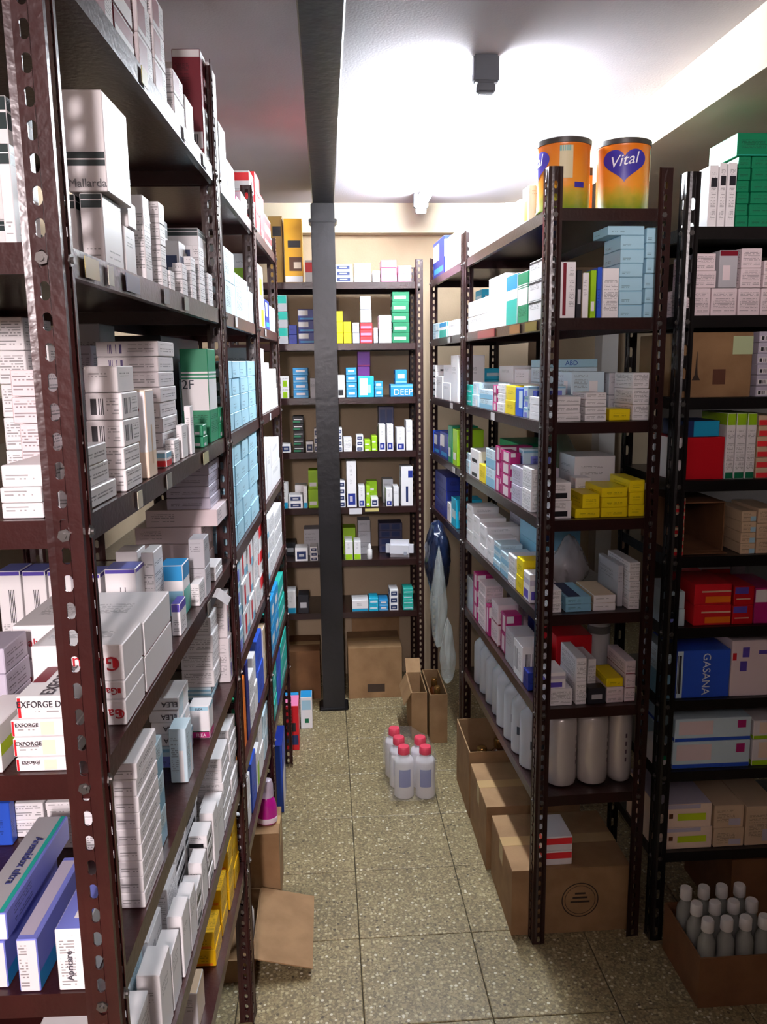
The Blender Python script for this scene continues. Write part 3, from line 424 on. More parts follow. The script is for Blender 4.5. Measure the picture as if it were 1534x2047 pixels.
DATA = """m|wmar|L1|1|1|0|3|-.3054|.9225|1.8726|.1184|.0784|.0493|-1.8
m|wmar|L1|1|1|1|3|-.3044|.9220|1.9226|.1163|.0773|.0493|-2.0
m|wmar|L1|1|1|2|3|-.3041|.9229|1.9726|.1158|.0775|.0493|-2.0
m|wmar|L1|1|2|0|3|-.2925|1.0122|1.8726|.1184|.0784|.0460|-1.6
m|wmar|L1|1|2|1|3|-.2921|1.0122|1.9193|.1176|.0782|.0460|-1.9
m|wmar|L1|1|2|2|3|-.2925|1.0108|1.9659|.1184|.0757|.0460|-2.1
f|mar|L1|1|4|0|4|-.2954|1.1073|1.8726|.1264|.0884|.0418|-1.7
f|mar|L1|1|4|1|4|-.2952|1.1059|1.9151|.1260|.0856|.0418|-1.7
f|mar|L1|1|4|2|4|-.2942|1.1060|1.9576|.1239|.0858|.0418|-1.4
f|mar|L1|1|4|3|4|-.2964|1.1071|2.0001|.1244|.0879|.0418|-2.3
m|wmar|L1|1|5|0|4|-.2804|1.1994|1.8726|.1104|.0734|.0468|-1.9
m|wmar|L1|1|5|1|4|-.2796|1.1982|1.9201|.1087|.0711|.0468|-1.5
m|wmar|L1|1|5|2|4|-.2817|1.1998|1.9676|.1077|.0726|.0468|-1.5
m|wmar|L1|1|5|3|4|-.2801|1.1996|2.0151|.1098|.0729|.0468|-1.4
m|wmar|L1|1|6|0|3|-.2469|1.2758|1.8726|.0524|.0684|.0426|-2.1
m|wmar|L1|1|6|1|3|-.2459|1.2771|1.9159|.0504|.0657|.0426|-2.1
m|wmar|L1|1|6|2|3|-.2464|1.2768|1.9593|.0515|.0664|.0426|-2.2
t|mar|L1|1|9|0|1|-.2374|1.6691|1.8726|.0510|.0516|.1930|-2.1
m|wmar|L1|1|7|0|2|-.2378|1.4006|1.8726|.0424|.0784|.0343|-1.6
m|wmar|L1|1|7|1|2|-.2372|1.3995|1.9076|.0411|.0763|.0343|-1.8
s|wt|L1|1|8|0|1|-.2251|1.4852|1.8726|.0224|.0684|.0593|-1.6
m|wmar|L1|1|3|0|2|-.4459|1.0622|1.8726|.1484|.1684|.0993|-1.9
m|wmar|L1|1|3|1|2|-.4469|1.0616|1.9726|.1465|.1673|.0993|-1.5
s|wgb|L1|2|4|0|1|-.2478|1.0005|1.6106|.0242|.0734|.0758|-1.9
s|wgb|L1|2|5|0|1|-.2797|1.0016|1.6106|.0304|.0734|.0748|-2.0
s|mall|L1|2|3|0|1|-.2487|1.0091|1.6871|.0426|.0984|.1023|-1.7
t|wgb|L1|2|1|0|1|-.2832|.8368|1.6106|.0100|.0484|.0890|-1.6
t|wgb|L1|2|2|0|1|-.3130|.9378|1.6106|.0098|.0684|.1556|-2.1
s|w|L1|2|7|0|1|-.2431|1.0726|1.6106|.0196|.0484|.0556|-1.8
s|wda|L1|2|8|0|1|-.2405|1.0799|1.6669|.0195|.0376|.0301|-1.8
t|wt|L1|2|9|0|1|-.2368|1.1555|1.6106|.0163|.0334|.1080|-2.0
s|wt|L1|2|11|0|4|-.2307|1.2385|1.6106|.0136|.0334|.0282|-1.9
s|wt|L1|2|11|1|4|-.2308|1.2381|1.6395|.0135|.0325|.0282|-2.2
s|wt|L1|2|11|2|4|-.2306|1.2387|1.6683|.0134|.0330|.0282|-2.2
s|wt|L1|2|11|3|4|-.2304|1.2386|1.6972|.0130|.0333|.0282|-2.1
s|wt|L1|2|12|0|1|-.2255|1.2796|1.6106|.0099|.0284|.0276|-1.8
t|wkl|L1|2|17|0|1|-.2493|1.4769|1.6106|.0264|.0584|.0953|-1.8
t|wgb|L1|2|10|0|1|-.2899|1.2447|1.6106|.0484|.0534|.0993|-2.0
t|wgb|L1|2|13|0|1|-.3024|1.3226|1.6106|.0784|.0784|.1193|-2.2
s|wt|L1|2|14|0|2|-.2252|1.3742|1.6106|.0154|.0384|.0239|-2.0
s|wt|L1|2|14|1|2|-.2250|1.3735|1.6352|.0150|.0370|.0239|-1.7
s|wt|L1|2|16|0|3|-.2207|1.4504|1.6106|.0115|.0384|.0221|-2.1
s|wt|L1|2|16|1|3|-.2207|1.4507|1.6334|.0114|.0378|.0221|-2.1
s|wt|L1|2|16|2|3|-.2208|1.4501|1.6562|.0114|.0378|.0221|-2.2
s|wt|L1|2|18|0|3|-.2176|1.5321|1.6106|.0104|.0484|.0314|-1.7
s|wt|L1|2|18|1|3|-.2175|1.5320|1.6427|.0102|.0482|.0314|-1.8
s|wt|L1|2|18|2|3|-.2177|1.5326|1.6747|.0103|.0472|.0314|-2.3
t|wgb|L1|2|15|0|1|-.3075|1.4729|1.6106|.0784|.0984|.1343|-2.1
s|wt|L1|2|20|0|2|-.2160|1.6184|1.6106|.0130|.0484|.0291|-1.9
s|wt|L1|2|20|1|2|-.2161|1.6179|1.6404|.0129|.0474|.0291|-1.8
m|wkl|L1|2|19|0|3|-.2443|1.5634|1.6106|.0388|.0634|.0326|-1.8
m|wkl|L1|2|19|1|3|-.2449|1.5635|1.6439|.0376|.0633|.0326|-2.3
m|wkl|L1|2|19|2|3|-.2439|1.5640|1.6773|.0381|.0622|.0326|-2.2
m|wgb|L1|2|21|0|2|-.2631|1.6415|1.6106|.0763|.0784|.0693|-1.7
m|wgb|L1|2|21|1|2|-.2619|1.6429|1.6806|.0740|.0755|.0693|-2.0
f|wgb|L1|2|6|0|2|-.4200|1.0913|1.6106|.1184|.1084|.0593|-2.0
f|wgb|L1|2|6|1|2|-.4208|1.0911|1.6706|.1169|.1079|.0593|-2.1
f|flatw|L1|3|2|0|2|-.2870|.8439|1.3606|.0383|.0984|.0143|-1.6
f|flatw|L1|3|2|1|2|-.2870|.8428|1.3756|.0383|.0963|.0143|-2.1
f|flatw|L1|3|1|0|1|-.2856|.8408|1.3906|.0382|.0884|.0203|-1.8
s|wt|L1|3|3|0|1|-.2507|.8807|1.3606|.0304|.0984|.0193|-1.9
s|wt|L1|3|5|0|1|-.2510|.8767|1.3806|.0226|.0864|.0213|-1.9
s|wt|L1|3|4|0|1|-.2501|.8727|1.4026|.0246|.0744|.0193|-1.6
m|wt|L1|3|8|0|2|-.2480|.9932|1.3606|.0399|.0734|.0246|-1.6
m|wt|L1|3|8|1|2|-.2483|.9918|1.3859|.0394|.0706|.0246|-2.0
m|wb|L1|3|9|0|2|-.2483|.9952|1.4112|.0411|.0734|.0300|-2.0
m|wb|L1|3|9|1|2|-.2484|.9960|1.4419|.0408|.0718|.0300|-1.6
m|w|L1|3|10|0|1|-.2498|.9948|1.4727|.0371|.0684|.0291|-2.0
s|pkt|L1|3|6|0|2|-.3147|.9578|1.3606|.0216|.0984|.0403|-2.2
s|pkt|L1|3|6|1|2|-.3145|.9590|1.4016|.0212|.0961|.0403|-1.5
s|pkt|L1|3|7|0|2|-.3158|.9574|1.4426|.0297|.0934|.0278|-1.9
s|pkt|L1|3|7|1|2|-.3159|.9580|1.4712|.0294|.0922|.0278|-1.5
s|wt|L1|3|11|0|5|-.3785|1.1050|1.3606|.0346|.0984|.0397|-1.9
s|wt|L1|3|11|1|5|-.3785|1.1052|1.4010|.0345|.0979|.0397|-1.5
s|wt|L1|3|11|2|5|-.3791|1.1060|1.4414|.0333|.0964|.0397|-1.9
s|wt|L1|3|11|3|5|-.3788|1.1049|1.4818|.0341|.0982|.0397|-2.2
s|wt|L1|3|11|4|5|-.3789|1.1037|1.5222|.0340|.0958|.0397|-2.3
s|wt|L1|3|13|0|4|-.3473|1.1140|1.3606|.0211|.0984|.0414|-1.8
s|wt|L1|3|13|1|4|-.3477|1.1144|1.4027|.0202|.0975|.0414|-1.7
s|wt|L1|3|13|2|4|-.3471|1.1150|1.4447|.0207|.0965|.0414|-1.5
s|wt|L1|3|13|3|4|-.3474|1.1137|1.4868|.0208|.0977|.0414|-2.3
f|wt|L1|3|14|0|2|-.2602|1.1725|1.3606|.0242|.0384|.0119|-1.8
f|wt|L1|3|14|1|2|-.2602|1.1718|1.3732|.0241|.0369|.0119|-2.0
m|wred|L1|3|15|0|1|-.2347|1.1988|1.3606|.0189|.0334|.0211|-1.9
t|six|L1|3|12|0|1|-.2377|1.0879|1.3606|.0257|.0434|.1114|-2.1
s|wt|L1|3|16|0|1|-.2299|1.2538|1.3606|.0130|.0334|.0337|-2.0
m|wt|L1|3|19|0|2|-.2623|1.3776|1.3606|.0317|.0484|.0347|-1.9
m|wt|L1|3|19|1|2|-.2618|1.3769|1.3960|.0307|.0471|.0347|-1.4
t|w|L1|3|18|0|1|-.2259|1.3172|1.3606|.0091|.0384|.0512|-2.1
f|wpb|L1|3|17|0|8|-.2829|1.2969|1.3606|.0896|.1081|.0215|-1.9
f|wpb|L1|3|17|1|8|-.2838|1.2956|1.3828|.0880|.1055|.0215|-1.6
f|wpb|L1|3|17|2|8|-.2822|1.2957|1.4049|.0880|.1059|.0215|-1.4
f|wpb|L1|3|17|3|8|-.2840|1.2966|1.4271|.0873|.1075|.0215|-2.2
f|wpb|L1|3|17|4|8|-.2828|1.2956|1.4492|.0893|.1056|.0215|-2.2
f|wpb|L1|3|17|5|8|-.2841|1.2970|1.4714|.0873|.1078|.0215|-1.4
f|wpb|L1|3|17|6|8|-.2840|1.2979|1.4935|.0874|.1062|.0215|-1.4
f|wpb|L1|3|17|7|8|-.2827|1.2962|1.5157|.0891|.1068|.0215|-1.9
t|w|L1|3|20|0|1|-.2224|1.3713|1.3606|.0096|.0234|.0772|-2.1
t|grw|L1|3|24|0|1|-.2372|1.6007|1.3606|.0503|.0884|.1716|-1.6
s|gr|L1|3|22|0|2|-.2221|1.4879|1.3606|.0166|.0384|.0192|-1.9
s|gr|L1|3|22|1|2|-.2224|1.4877|1.3805|.0160|.0379|.0192|-1.5
s|gr|L1|3|25|0|2|-.2138|1.6718|1.3606|.0120|.0447|.0297|-1.8
s|gr|L1|3|25|1|2|-.2136|1.6726|1.3910|.0116|.0430|.0297|-1.5
s|lil|L1|3|21|0|3|-.3869|1.4555|1.3606|.0187|.0984|.0582|-2.1
s|lil|L1|3|21|1|3|-.3867|1.4545|1.4195|.0183|.0965|.0582|-1.6
s|lil|L1|3|21|2|3|-.3869|1.4547|1.4783|.0187|.0968|.0582|-2.1
t|gry|L1|3|23|0|1|-.4184|1.5966|1.3606|.0384|.0984|.2173|-1.9
f|exf|L1|4|1|0|1|-.2890|.8349|1.1056|.0502|.0884|.0138|-1.7
f|exf|L1|4|2|0|1|-.2902|.8360|1.1201|.0521|.0864|.0196|-1.7
f|exf|L1|4|3|0|1|-.2908|.8370|1.1404|.0530|.0844|.0174|-2.1
f|exfd|L1|4|4|0|1|-.2880|.8384|1.1584|.0456|.0834|.0230|-2.0
s|lime|L1|4|5|0|1|-.3424|.8317|1.1056|.0304|.0824|.0493|-1.9
f|gal|L1|4|6|0|1|-.2630|.9357|1.1056|.0665|.0834|.0291|-1.9
f|gal|L1|4|7|0|1|-.2636|.9372|1.1354|.0679|.0824|.0208|-1.9
f|gal|L1|4|8|0|1|-.2799|.9392|1.1569|.1004|.0814|.0414|-2.1
f|gal|L1|4|10|0|1|-.3061|1.0626|1.1056|.1608|.1484|.0452|-2.0
f|gal|L1|4|11|0|1|-.3045|1.0636|1.1515|.1577|.1464|.0424|-1.7
f|lil|L1|4|9|0|3|-.3929|.9404|1.1056|.0624|.0684|.0293|-1.6
f|lil|L1|4|9|1|3|-.3923|.9406|1.1356|.0612|.0679|.0293|-2.3
f|lil|L1|4|9|2|3|-.3927|.9390|1.1656|.0620|.0656|.0293|-1.8
t|btop|L1|4|14|0|1|-.4586|1.2127|1.1056|.0324|.0484|.1098|-1.7
t|btop|L1|4|13|0|1|-.4232|1.2115|1.1056|.0325|.0484|.1090|-2.1
t|btop|L1|4|12|0|1|-.3876|1.2104|1.1056|.0326|.0484|.1083|-1.7
t|btop|L1|4|16|0|1|-.3511|1.2192|1.1056|.0380|.0484|.1005|-2.1
t|btop|L1|4|15|0|1|-.3018|1.2126|1.1056|.0444|.0484|.1082|-1.8
t|wt|L1|4|19|0|1|-.3070|1.2778|1.1056|.0332|.0484|.1194|-1.8
t|wt|L1|4|18|0|1|-.2734|1.2717|1.1056|.0187|.0584|.1195|-1.8
s|purp|L1|4|17|0|1|-.2289|1.2259|1.1056|.0131|.0434|.0489|-2.0
t|cyw|L1|4|20|0|1|-.2517|1.3293|1.1056|.0374|.0519|.0839|-1.9
s|wt|L1|4|21|0|1|-.2247|1.3828|1.1056|.0149|.0484|.0381|-1.8
m|gry|L1|4|22|0|2|-.2269|1.4348|1.1056|.0267|.0492|.0515|-1.9
m|gry|L1|4|22|1|2|-.2270|1.4346|1.1578|.0266|.0487|.0515|-1.7
f|wt|L1|4|23|0|2|-.2245|1.5611|1.1056|.0261|.0784|.0127|-1.9
f|wt|L1|4|23|1|2|-.2247|1.5625|1.1190|.0257|.0757|.0127|-1.9
f|pkl|L1|4|26|0|3|-.3021|1.6253|1.1056|.1269|.1334|.0317|-2.1
f|pkl|L1|4|26|1|3|-.3024|1.6253|1.1380|.1262|.1333|.0317|-1.7
f|pkl|L1|4|26|2|3|-.3007|1.6258|1.1703|.1242|.1323|.0317|-1.9
f|pkl|L1|4|24|0|1|-.2744|1.6239|1.2027|.1341|.1284|.0322|-2.0
f|lil|L1|4|25|0|4|-.2603|1.6204|1.2356|.0820|.1184|.0209|-1.7
f|lil|L1|4|25|1|4|-.2611|1.6217|1.2572|.0803|.1160|.0209|-1.6
f|lil|L1|4|25|2|4|-.2612|1.6216|1.2788|.0802|.1162|.0209|-1.9
f|lil|L1|4|25|3|4|-.2600|1.6201|1.3004|.0814|.1178|.0209|-2.2
s|flatw|L1|5|5|0|9|-.2434|.9665|.8606|.0292|.0984|.0200|-1.9
s|flatw|L1|5|5|1|9|-.2436|.9653|.8813|.0289|.0960|.0200|-2.3
s|flatw|L1|5|5|2|9|-.2429|.9651|.9020|.0282|.0958|.0200|-2.2
s|flatw|L1|5|5|3|9|-.2430|.9656|.9228|.0284|.0967|.0200|-1.9
s|flatw|L1|5|5|4|9|-.2428|.9660|.9435|.0281|.0974|.0200|-2.3
s|flatw|L1|5|5|5|9|-.2430|.9649|.9642|.0284|.0954|.0200|-1.9
s|flatw|L1|5|5|6|9|-.2432|.9653|.9849|.0289|.0960|.0200|-1.9
s|flatw|L1|5|5|7|9|-.2439|.9650|1.0056|.0283|.0956|.0200|-2.3
s|flatw|L1|5|5|8|9|-.2429|.9668|1.0264|.0284|.0977|.0200|-1.7
m|lbw|L1|5|6|0|3|-.2523|1.0493|.8606|.0364|.0534|.0493|-2.1
m|lbw|L1|5|6|1|3|-.2520|1.0487|.9106|.0359|.0523|.0493|-1.6
m|lbw|L1|5|6|2|3|-.2517|1.0490|.9606|.0353|.0528|.0493|-1.6
m|wt|L1|5|7|0|2|-.3037|1.0510|.8606|.0534|.0534|.0593|-1.9
m|wt|L1|5|7|1|2|-.3048|1.0518|.9206|.0512|.0519|.0593|-2.3
s|apri|L1|5|1|0|1|-.2744|.8316|.8606|.0322|.0886|.0706|-1.9
s|anem|L1|5|2|0|1|-.3191|.8618|.8606|.0212|.1460|.0606|-1.9
s|anem|L1|5|4|0|1|-.3573|.8762|.8606|.0255|.1584|.0537|-1.6
s|anet|L1|5|3|0|1|-.3580|.8932|.9150|.0370|.1884|.0308|-2.1
f|flatw|L1|5|8|0|6|-.3674|1.1046|.8606|.0389|.0984|.0105|-1.6
f|flatw|L1|5|8|1|6|-.3673|1.1045|.8718|.0388|.0982|.0105|-1.4
f|flatw|L1|5|8|2|6|-.3667|1.1034|.8830|.0376|.0959|.0105|-1.6
f|flatw|L1|5|8|3|6|-.3670|1.1042|.8942|.0381|.0975|.0105|-1.5
f|flatw|L1|5|8|4|6|-.3668|1.1056|.9054|.0378|.0964|.0105|-2.2
f|flatw|L1|5|8|5|6|-.3681|1.1032|.9166|.0374|.0955|.0105|-1.4
s|wt|L1|5|10|0|2|-.4227|1.1315|.8606|.0419|.0884|.0246|-1.9
s|wt|L1|5|10|1|2|-.4221|1.1315|.8859|.0406|.0882|.0246|-1.4
t|b|L1|5|9|0|1|-.4531|1.0767|.8606|.0263|.0169|.0621|-1.6
m|blw|L1|5|12|0|1|-.2690|1.3170|.8606|.0512|.0884|.0364|-2.1
f|elea|L1|5|13|0|4|-.2693|1.3166|.8977|.0477|.0834|.0195|-1.7
f|elea|L1|5|13|1|4|-.2683|1.3167|.9180|.0458|.0831|.0195|-1.4
f|elea|L1|5|13|2|4|-.2702|1.3167|.9382|.0458|.0832|.0195|-2.3
f|elea|L1|5|13|3|4|-.2696|1.3177|.9584|.0469|.0812|.0195|-2.0
t|wlb|L1|5|11|0|1|-.2409|1.2441|.8606|.0264|.0444|.0893|-1.7
t|eleat|L1|5|14|0|1|-.2321|1.3977|.8606|.0347|.0384|.0597|-2.1
f|lbw|L1|5|16|0|3|-.2617|1.5915|.8606|.0544|.0784|.0074|-1.6
f|lbw|L1|5|16|1|3|-.2614|1.5908|.8687|.0538|.0770|.0074|-2.1
f|lbw|L1|5|16|2|3|-.2623|1.5905|.8769|.0532|.0764|.0074|-1.5
m|wt|L1|5|15|0|4|-.2592|1.5934|.8850|.0626|.0784|.0345|-2.1
m|wt|L1|5|15|1|4|-.2599|1.5935|.9202|.0612|.0782|.0345|-1.9
m|wt|L1|5|15|2|4|-.2585|1.5929|.9554|.0612|.0774|.0345|-1.4
m|wt|L1|5|15|3|4|-.2604|1.5944|.9906|.0601|.0765|.0345|-2.2
s|clr|L1|5|17|0|2|-.2494|1.6591|.8606|.0824|.0424|.0943|-2.0
s|clr|L1|5|17|1|2|-.2503|1.6598|.9556|.0806|.0411|.0943|-1.9
t|wt|L1|6|1|0|1|-.2654|.9212|.6156|.0384|.0784|.0993|-2.0
t|wt|L1|6|2|0|1|-.3229|.9231|.6156|.0634|.0784|.1193|-2.1
t|w|L1|6|3|0|1|-.2468|1.0007|.6156|.0304|.0584|.1093|-2.1
t|lbw|L1|6|4|0|1|-.2903|1.0021|.6156|.0434|.0584|.1193|-2.1
t|w|L1|6|5|0|1|-.2423|1.0630|.6156|.0254|.0534|.0893|-1.6
t|wb|L1|6|6|0|1|-.2827|1.0819|.6156|.0434|.0784|.1043|-1.8
t|w|L1|6|7|0|1|-.2368|1.1254|.6156|.0224|.0484|.0993|-1.6
t|w|L1|6|9|0|1|-.2351|1.1779|.6156|.0224|.0434|.0893|-2.1
m|wt|L1|6|8|0|2|-.2721|1.1766|.6156|.0384|.0684|.0568|-1.7
m|wt|L1|6|8|1|2|-.2725|1.1775|.6731|.0376|.0666|.0568|-2.2
m|wkb|L1|6|10|0|2|-.2359|1.2279|.6156|.0274|.0434|.0343|-1.8
m|wkb|L1|6|10|1|2|-.2360|1.2274|.6506|.0274|.0424|.0343|-1.7
t|w|L1|6|12|0|1|-.2318|1.2778|.6156|.0224|.0434|.0843|-1.9
f|wkb|L1|6|11|0|5|-.2842|1.2670|.6156|.0584|.0884|.0273|-1.6
f|wkb|L1|6|11|1|5|-.2831|1.2666|.6436|.0561|.0875|.0273|-1.8
f|wkb|L1|6|11|2|5|-.2837|1.2656|.6716|.0573|.0856|.0273|-1.8
f|wkb|L1|6|11|3|5|-.2847|1.2663|.6996|.0575|.0870|.0273|-1.5
f|wkb|L1|6|11|4|5|-.2840|1.2684|.7276|.0581|.0857|.0273|-2.3
m|wkb|L1|6|13|0|4|-.2349|1.3355|.6156|.0324|.0484|.0243|-1.6
m|wkb|L1|6|13|1|4|-.2356|1.3363|.6406|.0311|.0467|.0243|-1.7
m|wkb|L1|6|13|2|4|-.2347|1.3364|.6656|.0320|.0466|.0243|-2.0
m|wkb|L1|6|13|3|4|-.2346|1.3349|.6906|.0317|.0473|.0243|-1.6
t|w|L1|6|15|0|1|-.2272|1.3877|.6156|.0244|.0434|.1093|-2.0
f|wkb|L1|6|14|0|5|-.2928|1.3874|.6156|.0734|.1084|.0313|-1.6
f|wkb|L1|6|14|1|5|-.2919|1.3864|.6476|.0716|.1066|.0313|-1.8
f|wkb|L1|6|14|2|5|-.2940|1.3878|.6796|.0710|.1077|.0313|-2.0
f|wkb|L1|6|14|3|5|-.2927|1.3884|.7116|.0733|.1064|.0313|-1.6
f|wkb|L1|6|14|4|5|-.2937|1.3879|.7436|.0716|.1075|.0313|-1.9
t|w|L1|6|16|0|1|-.2312|1.4504|.6156|.0324|.0584|.0893|-2.1
f|wt|L1|6|17|0|6|-.2584|1.5363|.6156|.0924|.0884|.0243|-1.7
f|wt|L1|6|17|1|6|-.2589|1.5351|.6406|.0914|.0859|.0243|-2.3
f|wt|L1|6|17|2|6|-.2592|1.5376|.6656|.0907|.0859|.0243|-1.5
f|wt|L1|6|17|3|6|-.2583|1.5371|.6906|.0923|.0869|.0243|-2.1
f|wt|L1|6|17|4|6|-.2593|1.5354|.7156|.0907|.0865|.0243|-1.7
f|wt|L1|6|17|5|6|-.2593|1.5359|.7406|.0906|.0874|.0243|-1.4
f|wt|L1|6|18|0|6|-.2552|1.6363|.6156|.0924|.0884|.0260|-1.8
f|wt|L1|6|18|1|6|-.2548|1.6377|.6423|.0918|.0856|.0260|-1.7
f|wt|L1|6|18|2|6|-.2565|1.6360|.6689|.0897|.0878|.0260|-2.1
f|wt|L1|6|18|3|6|-.2541|1.6369|.6956|.0904|.0871|.0260|-2.4
f|wt|L1|6|18|4|6|-.2542|1.6351|.7223|.0903|.0862|.0260|-2.3
f|wt|L1|6|18|5|6|-.2560|1.6375|.7489|.0906|.0860|.0260|-2.2
t|y|L1|7|1|0|1|-.2943|1.2623|.4106|.0384|.0784|.0993|-1.8
s|tnw|L1|7|2|0|1|-.2494|1.2609|.4106|.0284|.0584|.0693|-1.9
m|yk|L1|7|3|0|2|-.2543|1.4161|.4106|.0584|.0684|.0343|-1.9
m|yk|L1|7|3|1|2|-.2551|1.4152|.4456|.0568|.0664|.0343|-1.5
m|yk|L1|7|5|0|3|-.2517|1.4961|.4106|.0584|.0684|.0326|-2.1
m|yk|L1|7|5|1|3|-.2521|1.4974|.4439|.0576|.0657|.0326|-2.1
m|yk|L1|7|5|2|3|-.2518|1.4957|.4773|.0582|.0676|.0326|-1.7
m|yk|L1|7|6|0|3|-.2453|1.5709|.4106|.0564|.0584|.0426|-2.2
m|yk|L1|7|6|1|3|-.2442|1.5700|.4539|.0541|.0566|.0426|-2.4
m|yk|L1|7|6|2|3|-.2456|1.5721|.4973|.0557|.0561|.0426|-2.0
m|yk|L1|7|7|0|3|-.2428|1.6459|.4106|.0564|.0684|.0460|-2.1
m|yk|L1|7|7|1|3|-.2438|1.6460|.4573|.0544|.0683|.0460|-2.0
m|yk|L1|7|7|2|3|-.2437|1.6457|.5039|.0547|.0680|.0460|-2.1
m|wt|L1|7|4|0|2|-.3286|1.4386|.4106|.0784|.0484|.0443|-1.8
m|wt|L1|7|4|1|2|-.3277|1.4392|.4556|.0767|.0471|.0443|-1.8
m|w|L2|1|1|0|2|-.2618|1.7691|1.8726|.1104|.0834|.0993|-2.0
m|w|L2|1|1|1|2|-.2612|1.7683|1.9726|.1092|.0819|.0993|-1.7
m|w|L2|1|2|0|1|-.2587|1.8665|1.8726|.1104|.0884|.1193|-1.9
m|w|L2|1|3|0|1|-.2551|1.9764|1.8726|.1104|.1084|.0693|-2.1
f|pi|L2|1|4|0|1|-.2410|2.1011|1.8726|.0904|.0984|.0193|-1.6
m|w|L2|1|5|0|1|-.2381|2.2210|1.8726|.0884|.1184|.0493|-2.0
m|wlb|L2|2|1|0|2|-.2519|1.8914|1.6106|.0984|.1532|.0687|-2.1
m|wlb|L2|2|1|1|2|-.2521|1.8906|1.6800|.0979|.1516|.0687|-2.3
c|wlb|L2|2|2|0|1|-.2455|2.0863|1.6106|.0984|.2306|.0998|-1.8
s|w|L2|2|3|0|1|-.2365|2.2098|1.6106|.0924|.0107|.0893|-1.6
m|wlb|L2|2|4|0|1|-.2348|2.2609|1.6106|.0924|.0784|.0793|-1.7
f|lb|L2|3|1|0|4|-.2542|1.8206|1.3606|.0984|.0866|.0370|-1.9
f|lb|L2|3|1|1|4|-.2539|1.8198|1.3983|.0979|.0851|.0370|-2.1
f|lb|L2|3|1|2|4|-.2554|1.8195|1.4360|.0959|.0844|.0370|-2.4
f|lb|L2|3|1|3|4|-.2541|1.8201|1.4737|.0981|.0857|.0370|-1.7
f|lb|L2|3|3|0|4|-.2506|1.9315|1.3606|.0984|.1143|.0371|-1.8
f|lb|L2|3|3|1|4|-.2518|1.9318|1.3984|.0960|.1138|.0371|-2.0
f|lb|L2|3|3|2|4|-.2518|1.9313|1.4362|.0959|.1138|.0371|-1.7
f|lb|L2|3|3|3|4|-.2507|1.9315|1.4740|.0982|.1143|.0371|-1.9
f|lb|L2|3|4|0|4|-.2462|2.0660|1.3606|.0984|.1311|.0372|-1.6
f|lb|L2|3|4|1|4|-.2447|2.0660|1.3985|.0955|.1309|.0372|-1.6
f|lb|L2|3|4|2|4|-.2452|2.0658|1.4365|.0965|.1307|.0372|-2.1
f|lb|L2|3|4|3|4|-.2471|2.0645|1.4744|.0966|.1281|.0372|-1.5
f|lb|L2|3|5|0|4|-.2411|2.2208|1.3606|.0984|.1518|.0374|-2.1
f|lb|L2|3|5|1|4|-.2411|2.2198|1.3987|.0982|.1498|.0374|-1.8
f|lb|L2|3|5|2|4|-.2413|2.2215|1.4368|.0981|.1505|.0374|-2.0
f|lb|L2|3|5|3|4|-.2412|2.2203|1.4749|.0983|.1508|.0374|-2.1
c|dkl|L2|3|2|0|1|-.4005|1.9962|1.3606|.1384|.4184|.2043|-2.1
f|lb|L2|4|1|0|5|-.2550|1.7953|1.1056|.0984|.0859|.0439|-1.7
f|lb|L2|4|1|1|5|-.2558|1.7955|1.1502|.0967|.0856|.0439|-2.4
f|lb|L2|4|1|2|5|-.2552|1.7942|1.1948|.0980|.0835|.0439|-1.8
f|lb|L2|4|1|3|5|-.2543|1.7946|1.2394|.0971|.0844|.0439|-1.4
f|lb|L2|4|1|4|5|-.2550|1.7961|1.2840|.0984|.0843|.0439|-2.2
f|lb|L2|4|2|0|5|-.2515|1.9035|1.1056|.0984|.1049|.0439|-2.0
f|lb|L2|4|2|1|5|-.2522|1.9038|1.1502|.0968|.1046|.0439|-1.8
f|lb|L2|4|2|2|5|-.2513|1.9048|1.1948|.0981|.1025|.0439|-1.9
f|lb|L2|4|2|3|5|-.2515|1.9039|1.2394|.0984|.1043|.0439|-1.7
f|lb|L2|4|2|4|5|-.2520|1.9036|1.2840|.0972|.1049|.0439|-1.6
f|lb|L2|4|3|0|5|-.2474|2.0298|1.1056|.0984|.1196|.0439|-2.1
f|lb|L2|4|3|1|5|-.2475|2.0297|1.1502|.0982|.1193|.0439|-2.1
f|lb|L2|4|3|2|5|-.2487|2.0298|1.1948|.0958|.1194|.0439|-2.1
f|lb|L2|4|3|3|5|-.2485|2.0305|1.2394|.0961|.1184|.0439|-2.3
f|lb|L2|4|3|4|5|-.2466|2.0311|1.2840|.0970|.1169|.0439|-1.5
c|lb|L2|4|4|0|5|-.2421|2.1913|1.1056|.0984|.1721|.0439|-1.7
c|lb|L2|4|4|1|5|-.2434|2.1915|1.1502|.0957|.1718|.0439|-1.6
c|lb|L2|4|4|2|5|-.2410|2.1923|1.1948|.0962|.1701|.0439|-2.4
f|lb|L2|4|4|3|5|-.2420|2.1902|1.2394|.0981|.1699|.0439|-1.5
f|lb|L2|4|4|4|5|-.2414|2.1900|1.2840|.0968|.1696|.0439|-1.6
f|blw|L2|5|1|0|4|-.2550|1.7955|.8606|.0984|.1325|.0526|-1.9
f|blw|L2|5|1|1|4|-.2555|1.7942|.9139|.0974|.1300|.0526|-1.6
f|blw|L2|5|1|2|4|-.2561|1.7963|.9671|.0960|.1308|.0526|-1.9
f|blw|L2|5|1|3|4|-.2557|1.7944|1.0204|.0971|.1304|.0526|-2.1
m|roj|L2|5|2|0|3|-.2505|1.9324|.8606|.0984|.1019|.0703|-2.1
m|roj|L2|5|2|1|3|-.2494|1.9329|.9316|.0963|.1009|.0703|-2.1
m|roj|L2|5|2|2|3|-.2519|1.9336|1.0026|.0956|.0996|.0703|-2.3
